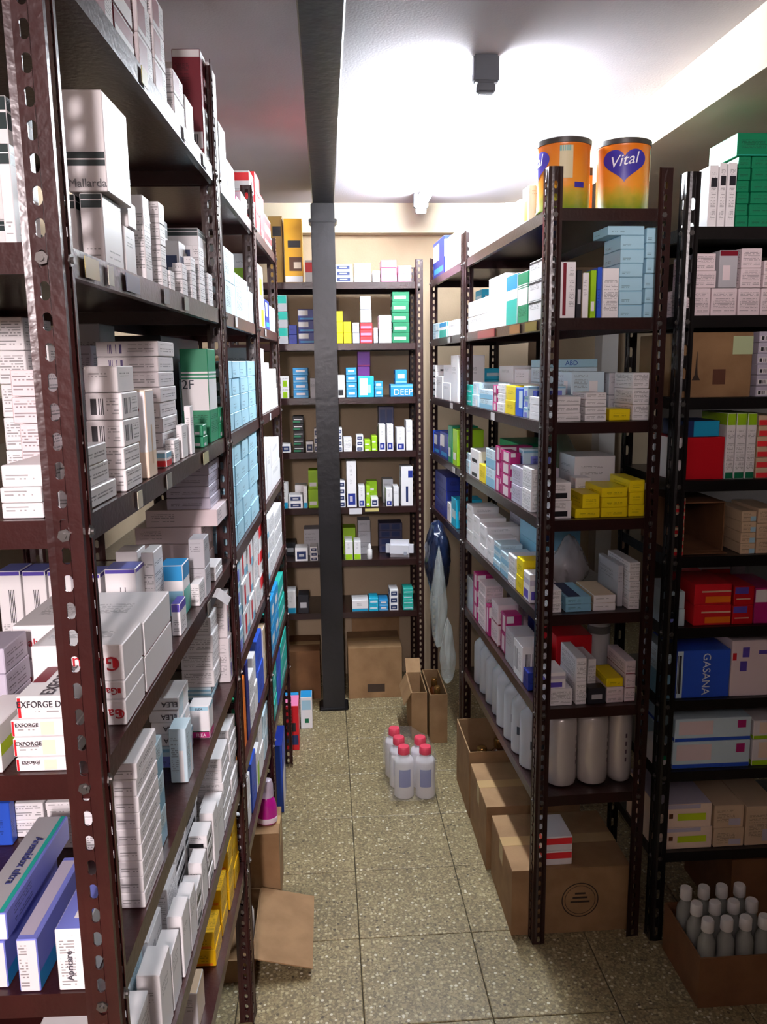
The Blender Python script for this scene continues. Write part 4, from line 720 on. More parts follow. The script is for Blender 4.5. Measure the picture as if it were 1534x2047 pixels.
m|roj|L2|5|3|0|3|-.2468|2.0483|.8606|.0984|.0952|.0703|-2.0
m|roj|L2|5|3|1|3|-.2481|2.0475|.9316|.0957|.0935|.0703|-1.6
m|roj|L2|5|3|2|3|-.2467|2.0480|1.0026|.0983|.0946|.0703|-1.7
m|wt|L2|5|4|0|3|-.2427|2.1717|.8606|.0984|.0961|.0703|-1.7
m|wt|L2|5|4|1|3|-.2437|2.1732|.9316|.0964|.0931|.0703|-1.7
m|wt|L2|5|4|2|3|-.2426|2.1707|1.0026|.0980|.0940|.0703|-2.1
m|redw|L2|5|5|0|3|-.2394|2.2754|.8606|.0984|.0797|.0703|-1.8
m|redw|L2|5|5|1|3|-.2389|2.2755|.9316|.0974|.0796|.0703|-1.9
m|redw|L2|5|5|2|3|-.2388|2.2745|1.0026|.0973|.0779|.0703|-1.6
m|orw|L2|6|1|0|2|-.2484|1.7511|.6156|.0584|.0384|.0443|-1.9
m|orw|L2|6|1|1|2|-.2473|1.7514|.6606|.0561|.0377|.0443|-2.1
t|gr|L2|6|3|0|1|-.2369|1.7983|.6156|.0584|.0434|.1493|-1.8
m|or|L2|6|4|0|3|-.2411|1.8534|.6156|.0664|.0534|.0560|-1.6
m|or|L2|6|4|1|3|-.2409|1.8535|.6723|.0661|.0532|.0560|-2.1
m|or|L2|6|4|2|3|-.2407|1.8524|.7289|.0655|.0513|.0560|-1.5
t|nb|L2|6|5|0|1|-.2333|1.9082|.6156|.0584|.0434|.1893|-2.2
m|wt|L2|6|6|0|2|-.2458|1.9862|.6156|.0884|.0884|.0643|-2.0
m|wt|L2|6|6|1|2|-.2458|1.9865|.6806|.0883|.0877|.0643|-2.1
m|w|L2|6|7|0|2|-.2430|2.0711|.6156|.0884|.0584|.0743|-1.7
m|w|L2|6|7|1|2|-.2445|2.0701|.6906|.0855|.0563|.0743|-1.4
m|b|L2|6|8|0|2|-.2388|2.1710|.6156|.0904|.1184|.0843|-1.7
m|b|L2|6|8|1|2|-.2401|2.1719|.7006|.0876|.1167|.0843|-2.0
m|tnw|L2|6|9|0|2|-.2353|2.2760|.6156|.0904|.0684|.0793|-1.6
m|tnw|L2|6|9|1|2|-.2347|2.2748|.6956|.0890|.0662|.0793|-2.0
m|cyw|L2|6|2|0|2|-.3463|1.8193|.6156|.0984|.1284|.0843|-2.0
m|cyw|L2|6|2|1|2|-.3471|1.8180|.7006|.0967|.1256|.0843|-1.5
t|w|L2|7|1|0|1|-.2488|1.7711|.4106|.0764|.0784|.0993|-1.8
m|w|L2|7|2|0|2|-.2458|1.8611|.4106|.0764|.0784|.0593|-1.7
m|w|L2|7|2|1|2|-.2448|1.8604|.4706|.0742|.0770|.0593|-1.7
t|b|L2|7|3|0|1|-.2517|1.9563|.4106|.0984|.0884|.1293|-1.6
m|limw|L2|7|4|0|1|-.2438|2.0461|.4106|.0884|.0684|.1093|-1.9
m|w|L2|7|5|0|2|-.2409|2.1361|.4106|.0884|.0884|.0693|-1.7
m|w|L2|7|5|1|2|-.2421|2.1359|.4806|.0859|.0879|.0693|-1.7
m|wlb|L2|7|6|0|2|-.2372|2.2510|.4106|.0884|.1184|.0643|-1.6
m|wlb|L2|7|6|1|2|-.2364|2.2519|.4756|.0870|.1165|.0643|-1.9
m|redw|L3|1|1|0|3|-.2264|2.3957|1.8726|.0804|.0884|.0460|-1.7
m|redw|L3|1|1|1|3|-.2277|2.3947|1.9193|.0779|.0863|.0460|-1.8
m|redw|L3|1|1|2|3|-.2270|2.3960|1.9659|.0792|.0880|.0460|-2.1
m|redp|L3|1|2|0|3|-.2219|2.5056|1.8726|.0824|.1084|.0526|-2.0
m|redp|L3|1|2|1|3|-.2206|2.5044|1.9259|.0797|.1059|.0526|-1.7
m|redp|L3|1|2|2|3|-.2216|2.5062|1.9793|.0820|.1073|.0526|-2.3
m|redp|L3|1|3|0|2|-.2226|2.6357|1.8726|.0924|.1284|.0643|-1.6
m|redp|L3|1|3|1|2|-.2240|2.6345|1.9376|.0898|.1258|.0643|-2.2
c|redw|L3|1|4|0|2|-.2386|2.8214|1.8726|.1284|.2184|.0493|-2.1
c|redw|L3|1|4|1|2|-.2395|2.8218|1.9226|.1266|.2176|.0493|-2.3
m|limw|L3|2|1|0|2|-.2311|2.4059|1.6106|.0904|.1084|.0943|-1.6
m|limw|L3|2|1|1|2|-.2322|2.4047|1.7056|.0883|.1059|.0943|-2.0
m|limw|L3|2|2|0|2|-.2267|2.5408|1.6106|.0904|.1384|.0893|-2.1
m|limw|L3|2|2|1|2|-.2279|2.5396|1.7006|.0882|.1358|.0893|-2.3
m|nbw|L3|2|3|0|1|-.2213|2.6757|1.6106|.0924|.1084|.0893|-2.1
c|w|L3|2|4|0|2|-.2161|2.8356|1.6106|.0924|.1884|.0393|-1.7
c|w|L3|2|4|1|2|-.2157|2.8355|1.6506|.0914|.1881|.0393|-1.7
c|wt|L3|3|1|0|1|-.2298|2.4459|1.3606|.0904|.1884|.1893|-1.7
m|wt|L3|3|2|0|1|-.2243|2.6158|1.3606|.0904|.1284|.1493|-1.7
c|wt|L3|3|3|0|2|-.2176|2.8207|1.3606|.0904|.2584|.0643|-2.1
c|wt|L3|3|3|1|2|-.2189|2.8209|1.4256|.0878|.2581|.0643|-1.8
m|w|L3|4|1|0|3|-.2305|2.4259|1.1056|.0904|.1484|.0560|-1.9
m|w|L3|4|1|1|3|-.2294|2.4252|1.1623|.0882|.1470|.0560|-1.5
m|w|L3|4|1|2|3|-.2297|2.4259|1.2189|.0888|.1482|.0560|-1.5
m|w|L3|4|2|0|1|-.2256|2.5758|1.1056|.0904|.1284|.1493|-1.6
c|w|L3|4|3|0|2|-.2183|2.8007|1.1056|.0904|.2984|.0743|-2.1
c|w|L3|4|3|1|2|-.2173|2.7995|1.1806|.0884|.2961|.0743|-1.5
m|roj|L3|5|1|0|3|-.2305|2.4259|.8606|.0904|.1484|.0626|-1.6
m|roj|L3|5|1|1|3|-.2296|2.4245|.9239|.0886|.1457|.0626|-1.4
m|roj|L3|5|1|2|3|-.2299|2.4253|.9873|.0892|.1473|.0626|-2.3
m|wt|L3|5|2|0|3|-.2253|2.5858|.8606|.0904|.1484|.0593|-2.0
m|wt|L3|5|2|1|3|-.2246|2.5866|.9206|.0891|.1468|.0593|-2.3
m|wt|L3|5|2|2|3|-.2243|2.5858|.9806|.0885|.1484|.0593|-2.3
c|wt|L3|5|3|0|3|-.2179|2.8107|.8606|.0904|.2784|.0526|-1.7
c|wt|L3|5|3|1|3|-.2165|2.8102|.9139|.0875|.2775|.0526|-1.6
c|wt|L3|5|3|2|3|-.2165|2.8099|.9673|.0875|.2769|.0526|-1.7
m|tl|L3|6|1|0|3|-.2314|2.3959|.6156|.0904|.0884|.0560|-1.7
m|tl|L3|6|1|1|3|-.2316|2.3966|.6723|.0901|.0870|.0560|-1.7
m|tl|L3|6|1|2|3|-.2314|2.3950|.7289|.0902|.0865|.0560|-2.1
m|b2|L3|6|2|0|2|-.2269|2.5058|.6156|.0924|.1084|.0893|-2.1
m|b2|L3|6|2|1|2|-.2256|2.5071|.7056|.0900|.1058|.0893|-2.3
m|b2|L3|6|3|0|2|-.2226|2.6357|.6156|.0924|.1284|.0893|-1.7
m|b2|L3|6|3|1|2|-.2224|2.6367|.7056|.0920|.1265|.0893|-2.2
c|tl|L3|6|4|0|2|-.2173|2.8307|.6156|.0904|.2384|.0743|-2.0
c|tl|L3|6|4|1|2|-.2183|2.8307|.6906|.0884|.2384|.0743|-1.9
f|tl|L3|7|1|0|3|-.2314|2.3959|.4106|.0904|.0884|.0426|-2.2
f|tl|L3|7|1|1|3|-.2315|2.3956|.4539|.0904|.0878|.0426|-2.1
f|tl|L3|7|1|2|3|-.2329|2.3965|.4973|.0875|.0873|.0426|-2.1
m|tl|L3|7|2|0|3|-.2269|2.5058|.4106|.0924|.1084|.0526|-1.7
m|tl|L3|7|2|1|3|-.2279|2.5054|.4639|.0904|.1075|.0526|-2.0
m|tl|L3|7|2|2|3|-.2273|2.5064|.5173|.0916|.1072|.0526|-2.0
m|b|L3|7|3|0|2|-.2226|2.6357|.4106|.0924|.1284|.0858|-1.6
m|b|L3|7|3|1|2|-.2222|2.6354|.4971|.0915|.1278|.0858|-1.9
c|tl|L3|7|4|0|2|-.2163|2.8306|.4106|.0924|.2384|.0743|-1.7
c|tl|L3|7|4|1|2|-.2152|2.8293|.4856|.0902|.2357|.0743|-1.7
m|limw|R1|1|1|0|1|.5402|2.1235|1.8406|.0724|.0584|.0843|1.8
f|w|R1|1|4|0|2|.5503|2.2564|1.8406|.0984|.1319|.0344|2.1
f|w|R1|1|4|1|2|.5510|2.2551|1.8757|.0970|.1293|.0344|2.1
c|wt|R1|1|5|0|1|.5441|2.4217|1.8406|.0984|.1756|.0873|2.3
c|w|R1|1|6|0|2|.5368|2.6185|1.8406|.0984|.1916|.0536|2.0
c|w|R1|1|6|1|2|.5358|2.6178|1.8949|.0964|.1901|.0536|2.3
m|w|R1|1|7|0|1|.5314|2.7637|1.8406|.0984|.0831|.1055|2.1
t|ore|R1|1|3|0|1|.6317|2.1369|1.8406|.0684|.0584|.1293|2.0
t|wgb|R1|1|2|0|1|.7497|2.1262|1.8406|.0334|.0484|.0743|2.3
t|wmv|R1|2|1|0|1|.5616|1.9892|1.6006|.0388|.0884|.1268|1.9
t|dk|R1|2|7|0|1|.5916|1.9903|1.6006|.0116|.0784|.1085|2.3
t|tnw|R1|2|2|0|1|.6056|1.9858|1.6006|.0140|.0784|.1024|1.9
t|lg|R1|2|3|0|1|.6241|1.9865|1.6006|.0128|.0784|.1079|1.8
t|b|R1|2|4|0|1|.6384|1.9870|1.6006|.0104|.0784|.1146|1.9
s|wt|R1|2|5|0|1|.6633|1.9929|1.6006|.0380|.0984|.1118|2.3
f|lb|R1|2|9|0|6|.7153|2.0099|1.6006|.0564|.1084|.0305|2.4
s|lb|R1|2|9|1|6|.7161|2.0086|1.6318|.0548|.1059|.0305|1.6
f|lb|R1|2|9|2|6|.7156|2.0110|1.6630|.0556|.1062|.0305|2.1
s|lb|R1|2|9|3|6|.7147|2.0092|1.6942|.0552|.1071|.0305|2.1
f|lb|R1|2|9|4|6|.7152|2.0092|1.7254|.0562|.1072|.0305|2.4
f|lb|R1|2|9|5|6|.7152|2.0088|1.7566|.0562|.1063|.0305|1.8
f|lb|R1|2|8|0|1|.6998|2.0063|1.7878|.0869|.0984|.0201|2.1
s|lb|R1|2|6|0|6|.7615|2.0016|1.6006|.0291|.0984|.0332|2.0
s|lb|R1|2|6|1|6|.7621|2.0009|1.6345|.0280|.0970|.0332|2.5
s|lb|R1|2|6|2|6|.7615|2.0030|1.6683|.0290|.0956|.0332|1.9
s|lb|R1|2|6|3|6|.7621|2.0008|1.7022|.0280|.0969|.0332|2.6
s|lb|R1|2|6|4|6|.7613|2.0010|1.7361|.0288|.0973|.0332|1.9
s|lb|R1|2|6|5|6|.7614|2.0001|1.7700|.0288|.0954|.0332|1.8
s|wkt|R1|2|10|0|3|.5237|2.0287|1.6006|.0284|.1170|.0460|2.2
s|wkt|R1|2|10|1|3|.5237|2.0286|1.6473|.0284|.1169|.0460|2.1
s|wkt|R1|2|10|2|3|.5237|2.0278|1.6941|.0284|.1152|.0460|1.7
t|grw|R1|2|11|0|1|.5544|2.1442|1.6006|.0984|.0929|.1250|2.2
m|cyw|R1|2|12|0|1|.5504|2.2534|1.6006|.0984|.1131|.1295|1.9
c|w|R1|2|13|0|1|.5442|2.4203|1.6006|.0984|.1962|.1428|2.3
c|w|R1|2|14|0|2|.5348|2.6728|1.6006|.0984|.2831|.0481|2.2
c|w|R1|2|14|1|2|.5342|2.6713|1.6494|.0970|.2801|.0481|2.4
c|b|R1|2|15|0|2|.6498|2.7279|1.6006|.1284|.1784|.0843|2.2
c|b|R1|2|15|1|2|.6496|2.7267|1.6856|.1278|.1759|.0843|2.0
f|wt|R1|3|1|0|3|.5681|1.9894|1.3616|.0653|.0984|.0190|2.1
f|wt|R1|3|1|1|3|.5669|1.9880|1.3813|.0628|.0957|.0190|2.0
f|wt|R1|3|1|2|3|.5674|1.9888|1.4010|.0639|.0972|.0190|2.5
f|wt|R1|3|2|0|4|.6369|1.9919|1.3616|.0523|.0984|.0161|1.9
f|wt|R1|3|2|1|4|.6370|1.9922|1.3784|.0522|.0979|.0161|2.5
f|wt|R1|3|2|2|4|.6372|1.9927|1.3953|.0516|.0969|.0161|1.7
f|wt|R1|3|2|3|4|.6377|1.9926|1.4121|.0507|.0971|.0161|1.8
f|y|R1|3|3|0|1|.6981|1.9942|1.3616|.0517|.0884|.0266|2.0
s|wt|R1|3|4|0|3|.7472|2.0060|1.3616|.0413|.1184|.0368|2.4
s|wt|R1|3|4|1|3|.7469|2.0057|1.3991|.0407|.1177|.0368|2.1
s|wt|R1|3|4|2|3|.7466|2.0075|1.4367|.0401|.1155|.0368|2.0
t|nb|R1|3|6|0|1|.5395|2.0609|1.3616|.0384|.0334|.0693|2.4
m|gry|R1|3|7|0|2|.7353|2.1089|1.3616|.0503|.0819|.0552|2.0
m|gry|R1|3|7|1|2|.7356|2.1096|1.4175|.0497|.0806|.0552|2.1
s|w|R1|3|5|0|3|.5146|2.0119|1.3616|.0089|.1010|.0182|2.1
s|w|R1|3|5|1|3|.5147|2.0105|1.3805|.0086|.0983|.0182|2.4
s|w|R1|3|5|2|3|.5146|2.0131|1.3994|.0088|.0987|.0182|2.4
s|blw|R1|3|8|0|3|.5560|2.1009|1.3616|.0984|.0392|.0264|2.2
s|blw|R1|3|8|1|3|.5570|2.1013|1.3887|.0965|.0384|.0264|2.0
s|blw|R1|3|8|2|3|.5561|2.1003|1.4157|.0983|.0380|.0264|2.0
m|bluew|R1|3|10|0|1|.5537|2.1628|1.3616|.0984|.0721|.0740|1.9
f|y|R1|3|11|0|2|.5503|2.2557|1.3616|.0984|.0998|.0383|2.3
f|y|R1|3|11|1|2|.5513|2.2558|1.4006|.0964|.0997|.0383|2.3
f|wt|R1|3|14|0|3|.5465|2.3586|1.3616|.0984|.0799|.0262|2.3
f|wt|R1|3|14|1|3|.5474|2.3596|1.3885|.0964|.0781|.0262|1.8
f|wt|R1|3|14|2|3|.5476|2.3589|1.4154|.0960|.0794|.0262|2.1
f|mag|R1|3|15|0|3|.5438|2.4301|1.3616|.0984|.0478|.0246|2.3
f|mag|R1|3|15|1|3|.5444|2.4305|1.3869|.0972|.0471|.0246|2.2
f|mag|R1|3|15|2|3|.5424|2.4296|1.4123|.0956|.0467|.0246|1.8
c|lbw|R1|3|17|0|2|.5394|2.5490|1.3616|.0984|.1747|.0293|2.1
c|lbw|R1|3|17|1|2|.5390|2.5478|1.3916|.0976|.1725|.0293|2.5
f|wlb|R1|3|19|0|2|.5340|2.6941|1.3616|.0984|.0967|.0385|2.0
f|wlb|R1|3|19|1|2|.5351|2.6929|1.4008|.0964|.0943|.0385|1.8
f|tl|R1|3|20|0|2|.5303|2.7947|1.3616|.0984|.0860|.0333|2.0
f|tl|R1|3|20|1|2|.5307|2.7949|1.3956|.0976|.0856|.0333|2.3
m|wlb|R1|3|9|0|2|.6612|2.1530|1.3616|.0884|.1284|.0568|2.3
m|wlb|R1|3|9|1|2|.6617|2.1534|1.4191|.0873|.1276|.0568|1.8
c|wlb|R1|3|12|0|3|.6716|2.3435|1.3616|.1334|.1884|.0410|1.9
c|wlb|R1|3|12|1|3|.6701|2.3434|1.4033|.1304|.1883|.0410|1.9
c|wlb|R1|3|12|2|3|.6723|2.3444|1.4449|.1319|.1866|.0410|2.0
c|lbp|R1|3|13|0|1|.6717|2.3425|1.4866|.1334|.1824|.0213|2.1
f|w|R1|3|16|0|2|.6594|2.5382|1.3616|.1234|.1584|.0593|1.9
f|w|R1|3|16|1|2|.6595|2.5382|1.4216|.1232|.1584|.0593|2.0
c|w|R1|3|18|0|2|.6523|2.7280|1.3616|.1234|.1784|.0643|1.9
c|w|R1|3|18|1|2|.6510|2.7285|1.4266|.1208|.1774|.0643|2.6
m|wkb|R1|4|1|0|2|.5580|1.9790|1.1286|.0491|.0884|.0435|2.3
m|wkb|R1|4|1|1|2|.5575|1.9797|1.1728|.0481|.0870|.0435|1.7
f|y|R1|4|2|0|1|.6224|1.9964|1.1286|.0608|.1184|.0226|2.4
s|y|R1|4|3|0|1|.6318|1.9888|1.1519|.0421|.0984|.0342|1.9
f|y|R1|4|4|0|3|.6896|1.9989|1.1286|.0649|.1184|.0235|2.1
f|y|R1|4|4|1|3|.6891|1.9976|1.1528|.0637|.1158|.0235|2.6
f|y|R1|4|4|2|3|.6888|1.9996|1.1771|.0633|.1170|.0235|2.4
s|y|R1|4|5|0|3|.7450|2.0060|1.1286|.0388|.1284|.0291|2.3
s|y|R1|4|5|1|3|.7457|2.0067|1.1584|.0372|.1270|.0291|2.1
s|y|R1|4|5|2|3|.7448|2.0059|1.1882|.0384|.1284|.0291|1.8
t|w|R1|4|7|0|1|.6525|2.0926|1.1286|.0408|.0484|.0798|2.2
m|w|R1|4|9|0|1|.7006|2.1944|1.1286|.1104|.1284|.1275|1.9
m|wt|R1|4|6|0|2|.5371|2.0708|1.1286|.0624|.0834|.0543|1.9
m|wt|R1|4|6|1|2|.5376|2.0708|1.1836|.0615|.0833|.0543|2.0
f|lil|R1|4|8|0|2|.5534|2.1715|1.1286|.0984|.1105|.0492|1.8
f|lil|R1|4|8|1|2|.5537|2.1723|1.1785|.0977|.1089|.0492|2.0
s|blw|R1|4|10|0|3|.5774|2.2525|1.1286|.0884|.0433|.0460|2.3
s|blw|R1|4|10|1|3|.5761|2.2527|1.1753|.0859|.0428|.0460|2.3
s|blw|R1|4|10|2|3|.5767|2.2518|1.2219|.0869|.0420|.0460|2.1
s|mag|R1|4|11|0|4|.5141|2.2949|1.1286|.0289|.1107|.0317|2.2
s|mag|R1|4|11|1|4|.5138|2.2956|1.1610|.0284|.1092|.0317|2.1
s|mag|R1|4|11|2|4|.5135|2.2951|1.1934|.0277|.1103|.0317|1.8
s|mag|R1|4|11|3|4|.5138|2.2936|1.2257|.0283|.1080|.0317|2.2
m|mag|R1|4|12|0|3|.5454|2.3863|1.1286|.0984|.0528|.0442|2.1
m|mag|R1|4|12|1|3|.5460|2.3867|1.1735|.0972|.0521|.0442|2.4
m|mag|R1|4|12|2|3|.5448|2.3867|1.2184|.0971|.0521|.0442|2.5
m|lbw|R1|4|13|0|2|.5420|2.4782|1.1286|.0984|.1157|.0571|2.1
m|lbw|R1|4|13|1|2|.5419|2.4783|1.1864|.0982|.1156|.0571|2.2
m|y|R1|4|14|0|1|.5380|2.5856|1.1286|.0984|.0835|.0557|2.3
f|wk|R1|4|16|0|2|.5337|2.7021|1.1286|.0984|.1296|.0453|2.1
f|wk|R1|4|16|1|2|.5326|2.7020|1.1746|.0961|.1294|.0453|1.9
f|wlb|R1|4|17|0|3|.5298|2.8072|1.1286|.0984|.0610|.0224|2.3
f|wlb|R1|4|17|1|3|.5289|2.8082|1.1517|.0966|.0591|.0224|2.5
f|wlb|R1|4|17|2|3|.5311|2.8085|1.1749|.0958|.0586|.0224|2.4
c|g|R1|4|15|0|2|.6610|2.6983|1.1286|.1284|.2384|.0593|2.2
c|g|R1|4|15|1|2|.6609|2.6969|1.1886|.1282|.2355|.0593|2.5
s|wt|R1|5|1|0|2|.5490|1.9737|.8936|.0312|.0784|.0283|2.2
s|wt|R1|5|1|1|2|.5496|1.9747|.9226|.0300|.0765|.0283|2.3
f|lbs|R1|5|2|0|2|.6070|2.0058|.8936|.0658|.1384|.0188|2.1
f|lbs|R1|5|2|1|2|.6064|2.0057|.9131|.0645|.1381|.0188|1.9
f|tnw|R1|5|3|0|2|.6726|2.0083|.8936|.0573|.1384|.0194|2.2
f|tnw|R1|5|3|1|2|.6737|2.0075|.9137|.0552|.1367|.0194|1.7
s|wt|R1|5|4|0|5|.7483|2.0161|.8936|.0280|.1484|.0232|2.1
s|wt|R1|5|4|1|5|.7485|2.0152|.9175|.0278|.1467|.0232|2.4
s|wt|R1|5|4|2|5|.7484|2.0150|.9415|.0279|.1463|.0232|2.3
s|wt|R1|5|4|3|5|.7479|2.0174|.9654|.0271|.1457|.0232|2.3
s|wt|R1|5|4|4|5|.7483|2.0171|.9893|.0280|.1465|.0232|1.9
s|gry|R1|5|5|0|1|.7232|2.0402|.8936|.0142|.1384|.1061|2.1
t|wpu|R1|5|6|0|1|.5303|2.0530|.8936|.0474|.0584|.0743|2.1
m|y|R1|5|7|0|2|.5303|2.1206|.8936|.0524|.0634|.0468|2.2
m|y|R1|5|7|1|2|.5307|2.1216|.9411|.0515|.0614|.0468|2.0
f|wt|R1|5|8|0|3|.5722|2.2047|.8936|.1424|.0784|.0276|2.2
f|wt|R1|5|8|1|3|.5734|2.2039|.9219|.1400|.0768|.0276|2.6
f|wt|R1|5|8|2|3|.5708|2.2046|.9503|.1395|.0783|.0276|1.8
f|lbw|R1|5|9|0|2|.5407|2.2986|.8936|.0784|.0884|.0343|2.2
f|lbw|R1|5|9|1|2|.5407|2.2971|.9286|.0784|.0854|.0343|2.4
c|lbg|R1|5|10|0|3|.6484|2.3626|.8936|.1184|.2084|.0460|2.1
c|lbg|R1|5|10|1|3|.6478|2.3625|.9403|.1172|.2081|.0460|2.1
c|lbg|R1|5|10|2|3|.6480|2.3615|.9869|.1175|.2062|.0460|2.6
f|lbw|R1|5|11|0|3|.5322|2.3933|.8936|.0684|.0784|.0260|1.8
f|lbw|R1|5|11|1|3|.5331|2.3928|.9203|.0665|.0773|.0260|2.2
f|lbw|R1|5|11|2|3|.5329|2.3919|.9469|.0670|.0754|.0260|1.8
m|w|R1|5|12|0|2|.5340|2.4785|.8936|.0784|.0684|.0393|2.3
m|w|R1|5|12|1|2|.5328|2.4794|.9336|.0761|.0665|.0393|2.6
f|w|R1|5|14|0|3|.5447|2.5689|.8936|.1104|.0884|.0326|2.1
f|w|R1|5|14|1|3|.5453|2.5702|.9269|.1091|.0858|.0326|1.7
f|w|R1|5|14|2|3|.5440|2.5701|.9603|.1091|.0860|.0326|2.2
m|w|R1|5|15|0|2|.5310|2.6685|.8936|.0904|.0884|.0543|2.1
m|w|R1|5|15|1|2|.5307|2.6681|.9486|.0898|.0876|.0543|2.3
f|w|R1|5|16|0|3|.5271|2.7734|.8936|.0904|.0984|.0426|2.1
f|w|R1|5|16|1|3|.5273|2.7749|.9369|.0899|.0954|.0426|2.3
f|w|R1|5|16|2|3|.5269|2.7730|.9803|.0900|.0976|.0426|2.5
c|lil|R1|5|13|0|4|.6689|2.6186|.8936|.1184|.1984|.0293|2.1
c|lil|R1|5|13|1|4|.6676|2.6178|.9236|.1157|.1971|.0293|2.0
c|lil|R1|5|13|2|4|.6700|2.6174|.9536|.1164|.1960|.0293|2.6
c|lil|R1|5|13|3|4|.6702|2.6180|.9836|.1158|.1971|.0293|1.8
m|wt|R1|6|2|0|1|.5685|1.9844|.6506|.0591|.0984|.0433|2.2
s|wpu|R1|6|1|0|1|.5597|1.9811|.6946|.0422|.0884|.0425|2.1
s|wt|R1|6|3|0|2|.6203|2.0013|.6506|.0269|.1284|.0607|2.3
s|wt|R1|6|3|1|2|.6201|2.0006|.7120|.0264|.1269|.0607|1.7
s|wt|R1|6|8|0|1|.6608|2.0279|.6506|.0209|.0984|.1029|2.4
m|dk|R1|6|4|0|1|.6630|1.9539|.6506|.0453|.0344|.0416|2.0
f|pkw|R1|6|6|0|2|.7100|1.9947|.6506|.0443|.1084|.0201|1.9
f|pkw|R1|6|6|1|2|.7094|1.9947|.6714|.0432|.1083|.0201|1.9
f|y|R1|6|5|0|1|.7090|1.9916|.6921|.0429|.0984|.0225|2.1
s|pkw|R1|6|7|0|3|.7482|2.0061|.6506|.0273|.1284|.0355|1.8
s|pkw|R1|6|7|1|3|.7487|2.0057|.6868|.0262|.1276|.0355|2.0
s|pkw|R1|6|7|2|3|.7485|2.0072|.7229|.0266|.1261|.0355|2.0
m|nb|R1|6|9|0|1|.5271|2.0587|.6506|.0334|.0469|.0493|2.2
m|wb|R1|6|11|0|1|.5466|2.1387|.6506|.0784|.0884|.0993|2.0
m|gry|R1|6|12|0|1|.5389|2.2385|.6506|.0664|.0884|.0993|2.0
m|r|R1|6|10|0|1|.6462|2.1524|.6506|.0984|.1284|.1293|2.0
m|mag|R1|6|14|0|2|.5340|2.3434|.6506|.0484|.0584|.0593|2.3
m|mag|R1|6|14|1|2|.5348|2.3437|.7106|.0467|.0578|.0593|2.6
m|pkw|R1|6|15|0|2|.5334|2.4284|.6506|.0634|.0884|.0643|2.1
m|pkw|R1|6|15|1|2|.5335|2.4297|.7156|.0631|.0858|.0643|1.8
t|mag|R1|6|17|0|1|.5181|2.5029|.6506|.0484|.0384|.0993|2.3
m|pkt|R1|6|18|0|4|.5201|2.5830|.6506|.0584|.0984|.0368|2.1
m|pkt|R1|6|18|1|4|.5190|2.5836|.6881|.0562|.0971|.0368|1.8
m|pkt|R1|6|18|2|4|.5200|2.5837|.7256|.0582|.0970|.0368|1.8
m|pkt|R1|6|18|3|4|.5204|2.5838|.7631|.0577|.0969|.0368|2.4
m|mag|R1|6|19|0|3|.5158|2.6729|.6506|.0604|.0584|.0526|2.3
m|mag|R1|6|19|1|3|.5147|2.6724|.7039|.0582|.0574|.0526|2.3
m|mag|R1|6|19|2|3|.5148|2.6739|.7573|.0586|.0564|.0526|2.1
m|foil|R1|6|20|0|2|.5175|2.7630|.6506|.0704|.0984|.0593|2.2
m|foil|R1|6|20|1|2|.5170|2.7629|.7106|.0695|.0982|.0593|1.9
m|nb|R1|6|13|0|1|.6439|2.3475|.6506|.0884|.0984|.1193|2.4
c|pkt|R1|6|16|0|4|.6526|2.5179|.6506|.1384|.1984|.0418|2.0
c|pkt|R1|6|16|1|4|.6534|2.5173|.6931|.1370|.1972|.0418|2.3
c|pkt|R1|6|16|2|4|.6519|2.5193|.7356|.1370|.1955|.0418|2.4
c|pkt|R1|6|16|3|4|.6520|2.5183|.7781|.1372|.1975|.0418|2.4
c|w|R3|1|1|0|1|.5176|3.1364|1.8406|.0984|.2161|.1186|2.1
c|nbw|R3|1|2|0|1|.5081|3.3936|1.8406|.0984|.2530|.1402|2.0
c|w|R3|2|2|0|1|.5191|3.0974|1.6006|.0984|.1848|.0549|2.2
m|cyw|R3|2|4|0|1|.5117|3.2946|1.6006|.0984|.1648|.0585|1.9
f|wlb|R3|2|5|0|2|.5056|3.4612|1.6006|.0984|.1421|.0305|2.3
f|wlb|R3|2|5|1|2|.5052|3.4614|1.6318|.0978|.1417|.0305|2.0
f|cy|R3|2|1|0|3|.5915|2.9506|1.6006|.1084|.1078|.0493|2.3
f|cy|R3|2|1|1|3|.5906|2.9496|1.6506|.1064|.1058|.0493|1.9
f|cy|R3|2|1|2|3|.5928|2.9498|1.7006|.1060|.1060|.0493|2.0
s|cy|R3|2|3|0|2|.6044|3.1365|1.6006|.0689|.1584|.0643|2.0
s|cy|R3|2|3|1|2|.6036|3.1365|1.6656|.0673|.1584|.0643|2.1
t|w|R3|3|1|0|1|.5205|3.0593|1.3616|.0984|.1340|.1678|1.9
m|w|R3|3|3|0|2|.5146|3.2172|1.3616|.0984|.1589|.0660|1.8
m|w|R3|3|3|1|2|.5161|3.2185|1.4283|.0954|.1565|.0660|2.3
m|w|R3|3|4|0|1|.5086|3.3795|1.3616|.0984|.1401|.0899|2.0
f|wk|R3|3|5|0|5|.5042|3.4978|1.3616|.0984|.0690|.0260|2.0
f|wk|R3|3|5|1|5|.5031|3.4976|1.3883|.0962|.0687|.0260|1.9
f|wk|R3|3|5|2|5|.5030|3.4969|1.4150|.0959|.0672|.0260|2.1
f|wk|R3|3|5|3|5|.5030|3.4973|1.4417|.0959|.0681|.0260|2.1
f|wk|R3|3|5|4|5|.5035|3.4970|1.4685|.0970|.0675|.0260|2.3
c|cy|R3|3|2|0|3|.6133|3.1669|1.3616|.0889|.2984|.0393|2.2
c|cy|R3|3|2|1|3|.6144|3.1671|1.4016|.0866|.2980|.0393|2.0
c|cy|R3|3|2|2|3|.6130|3.1676|1.4416|.0884|.2969|.0393|2.6
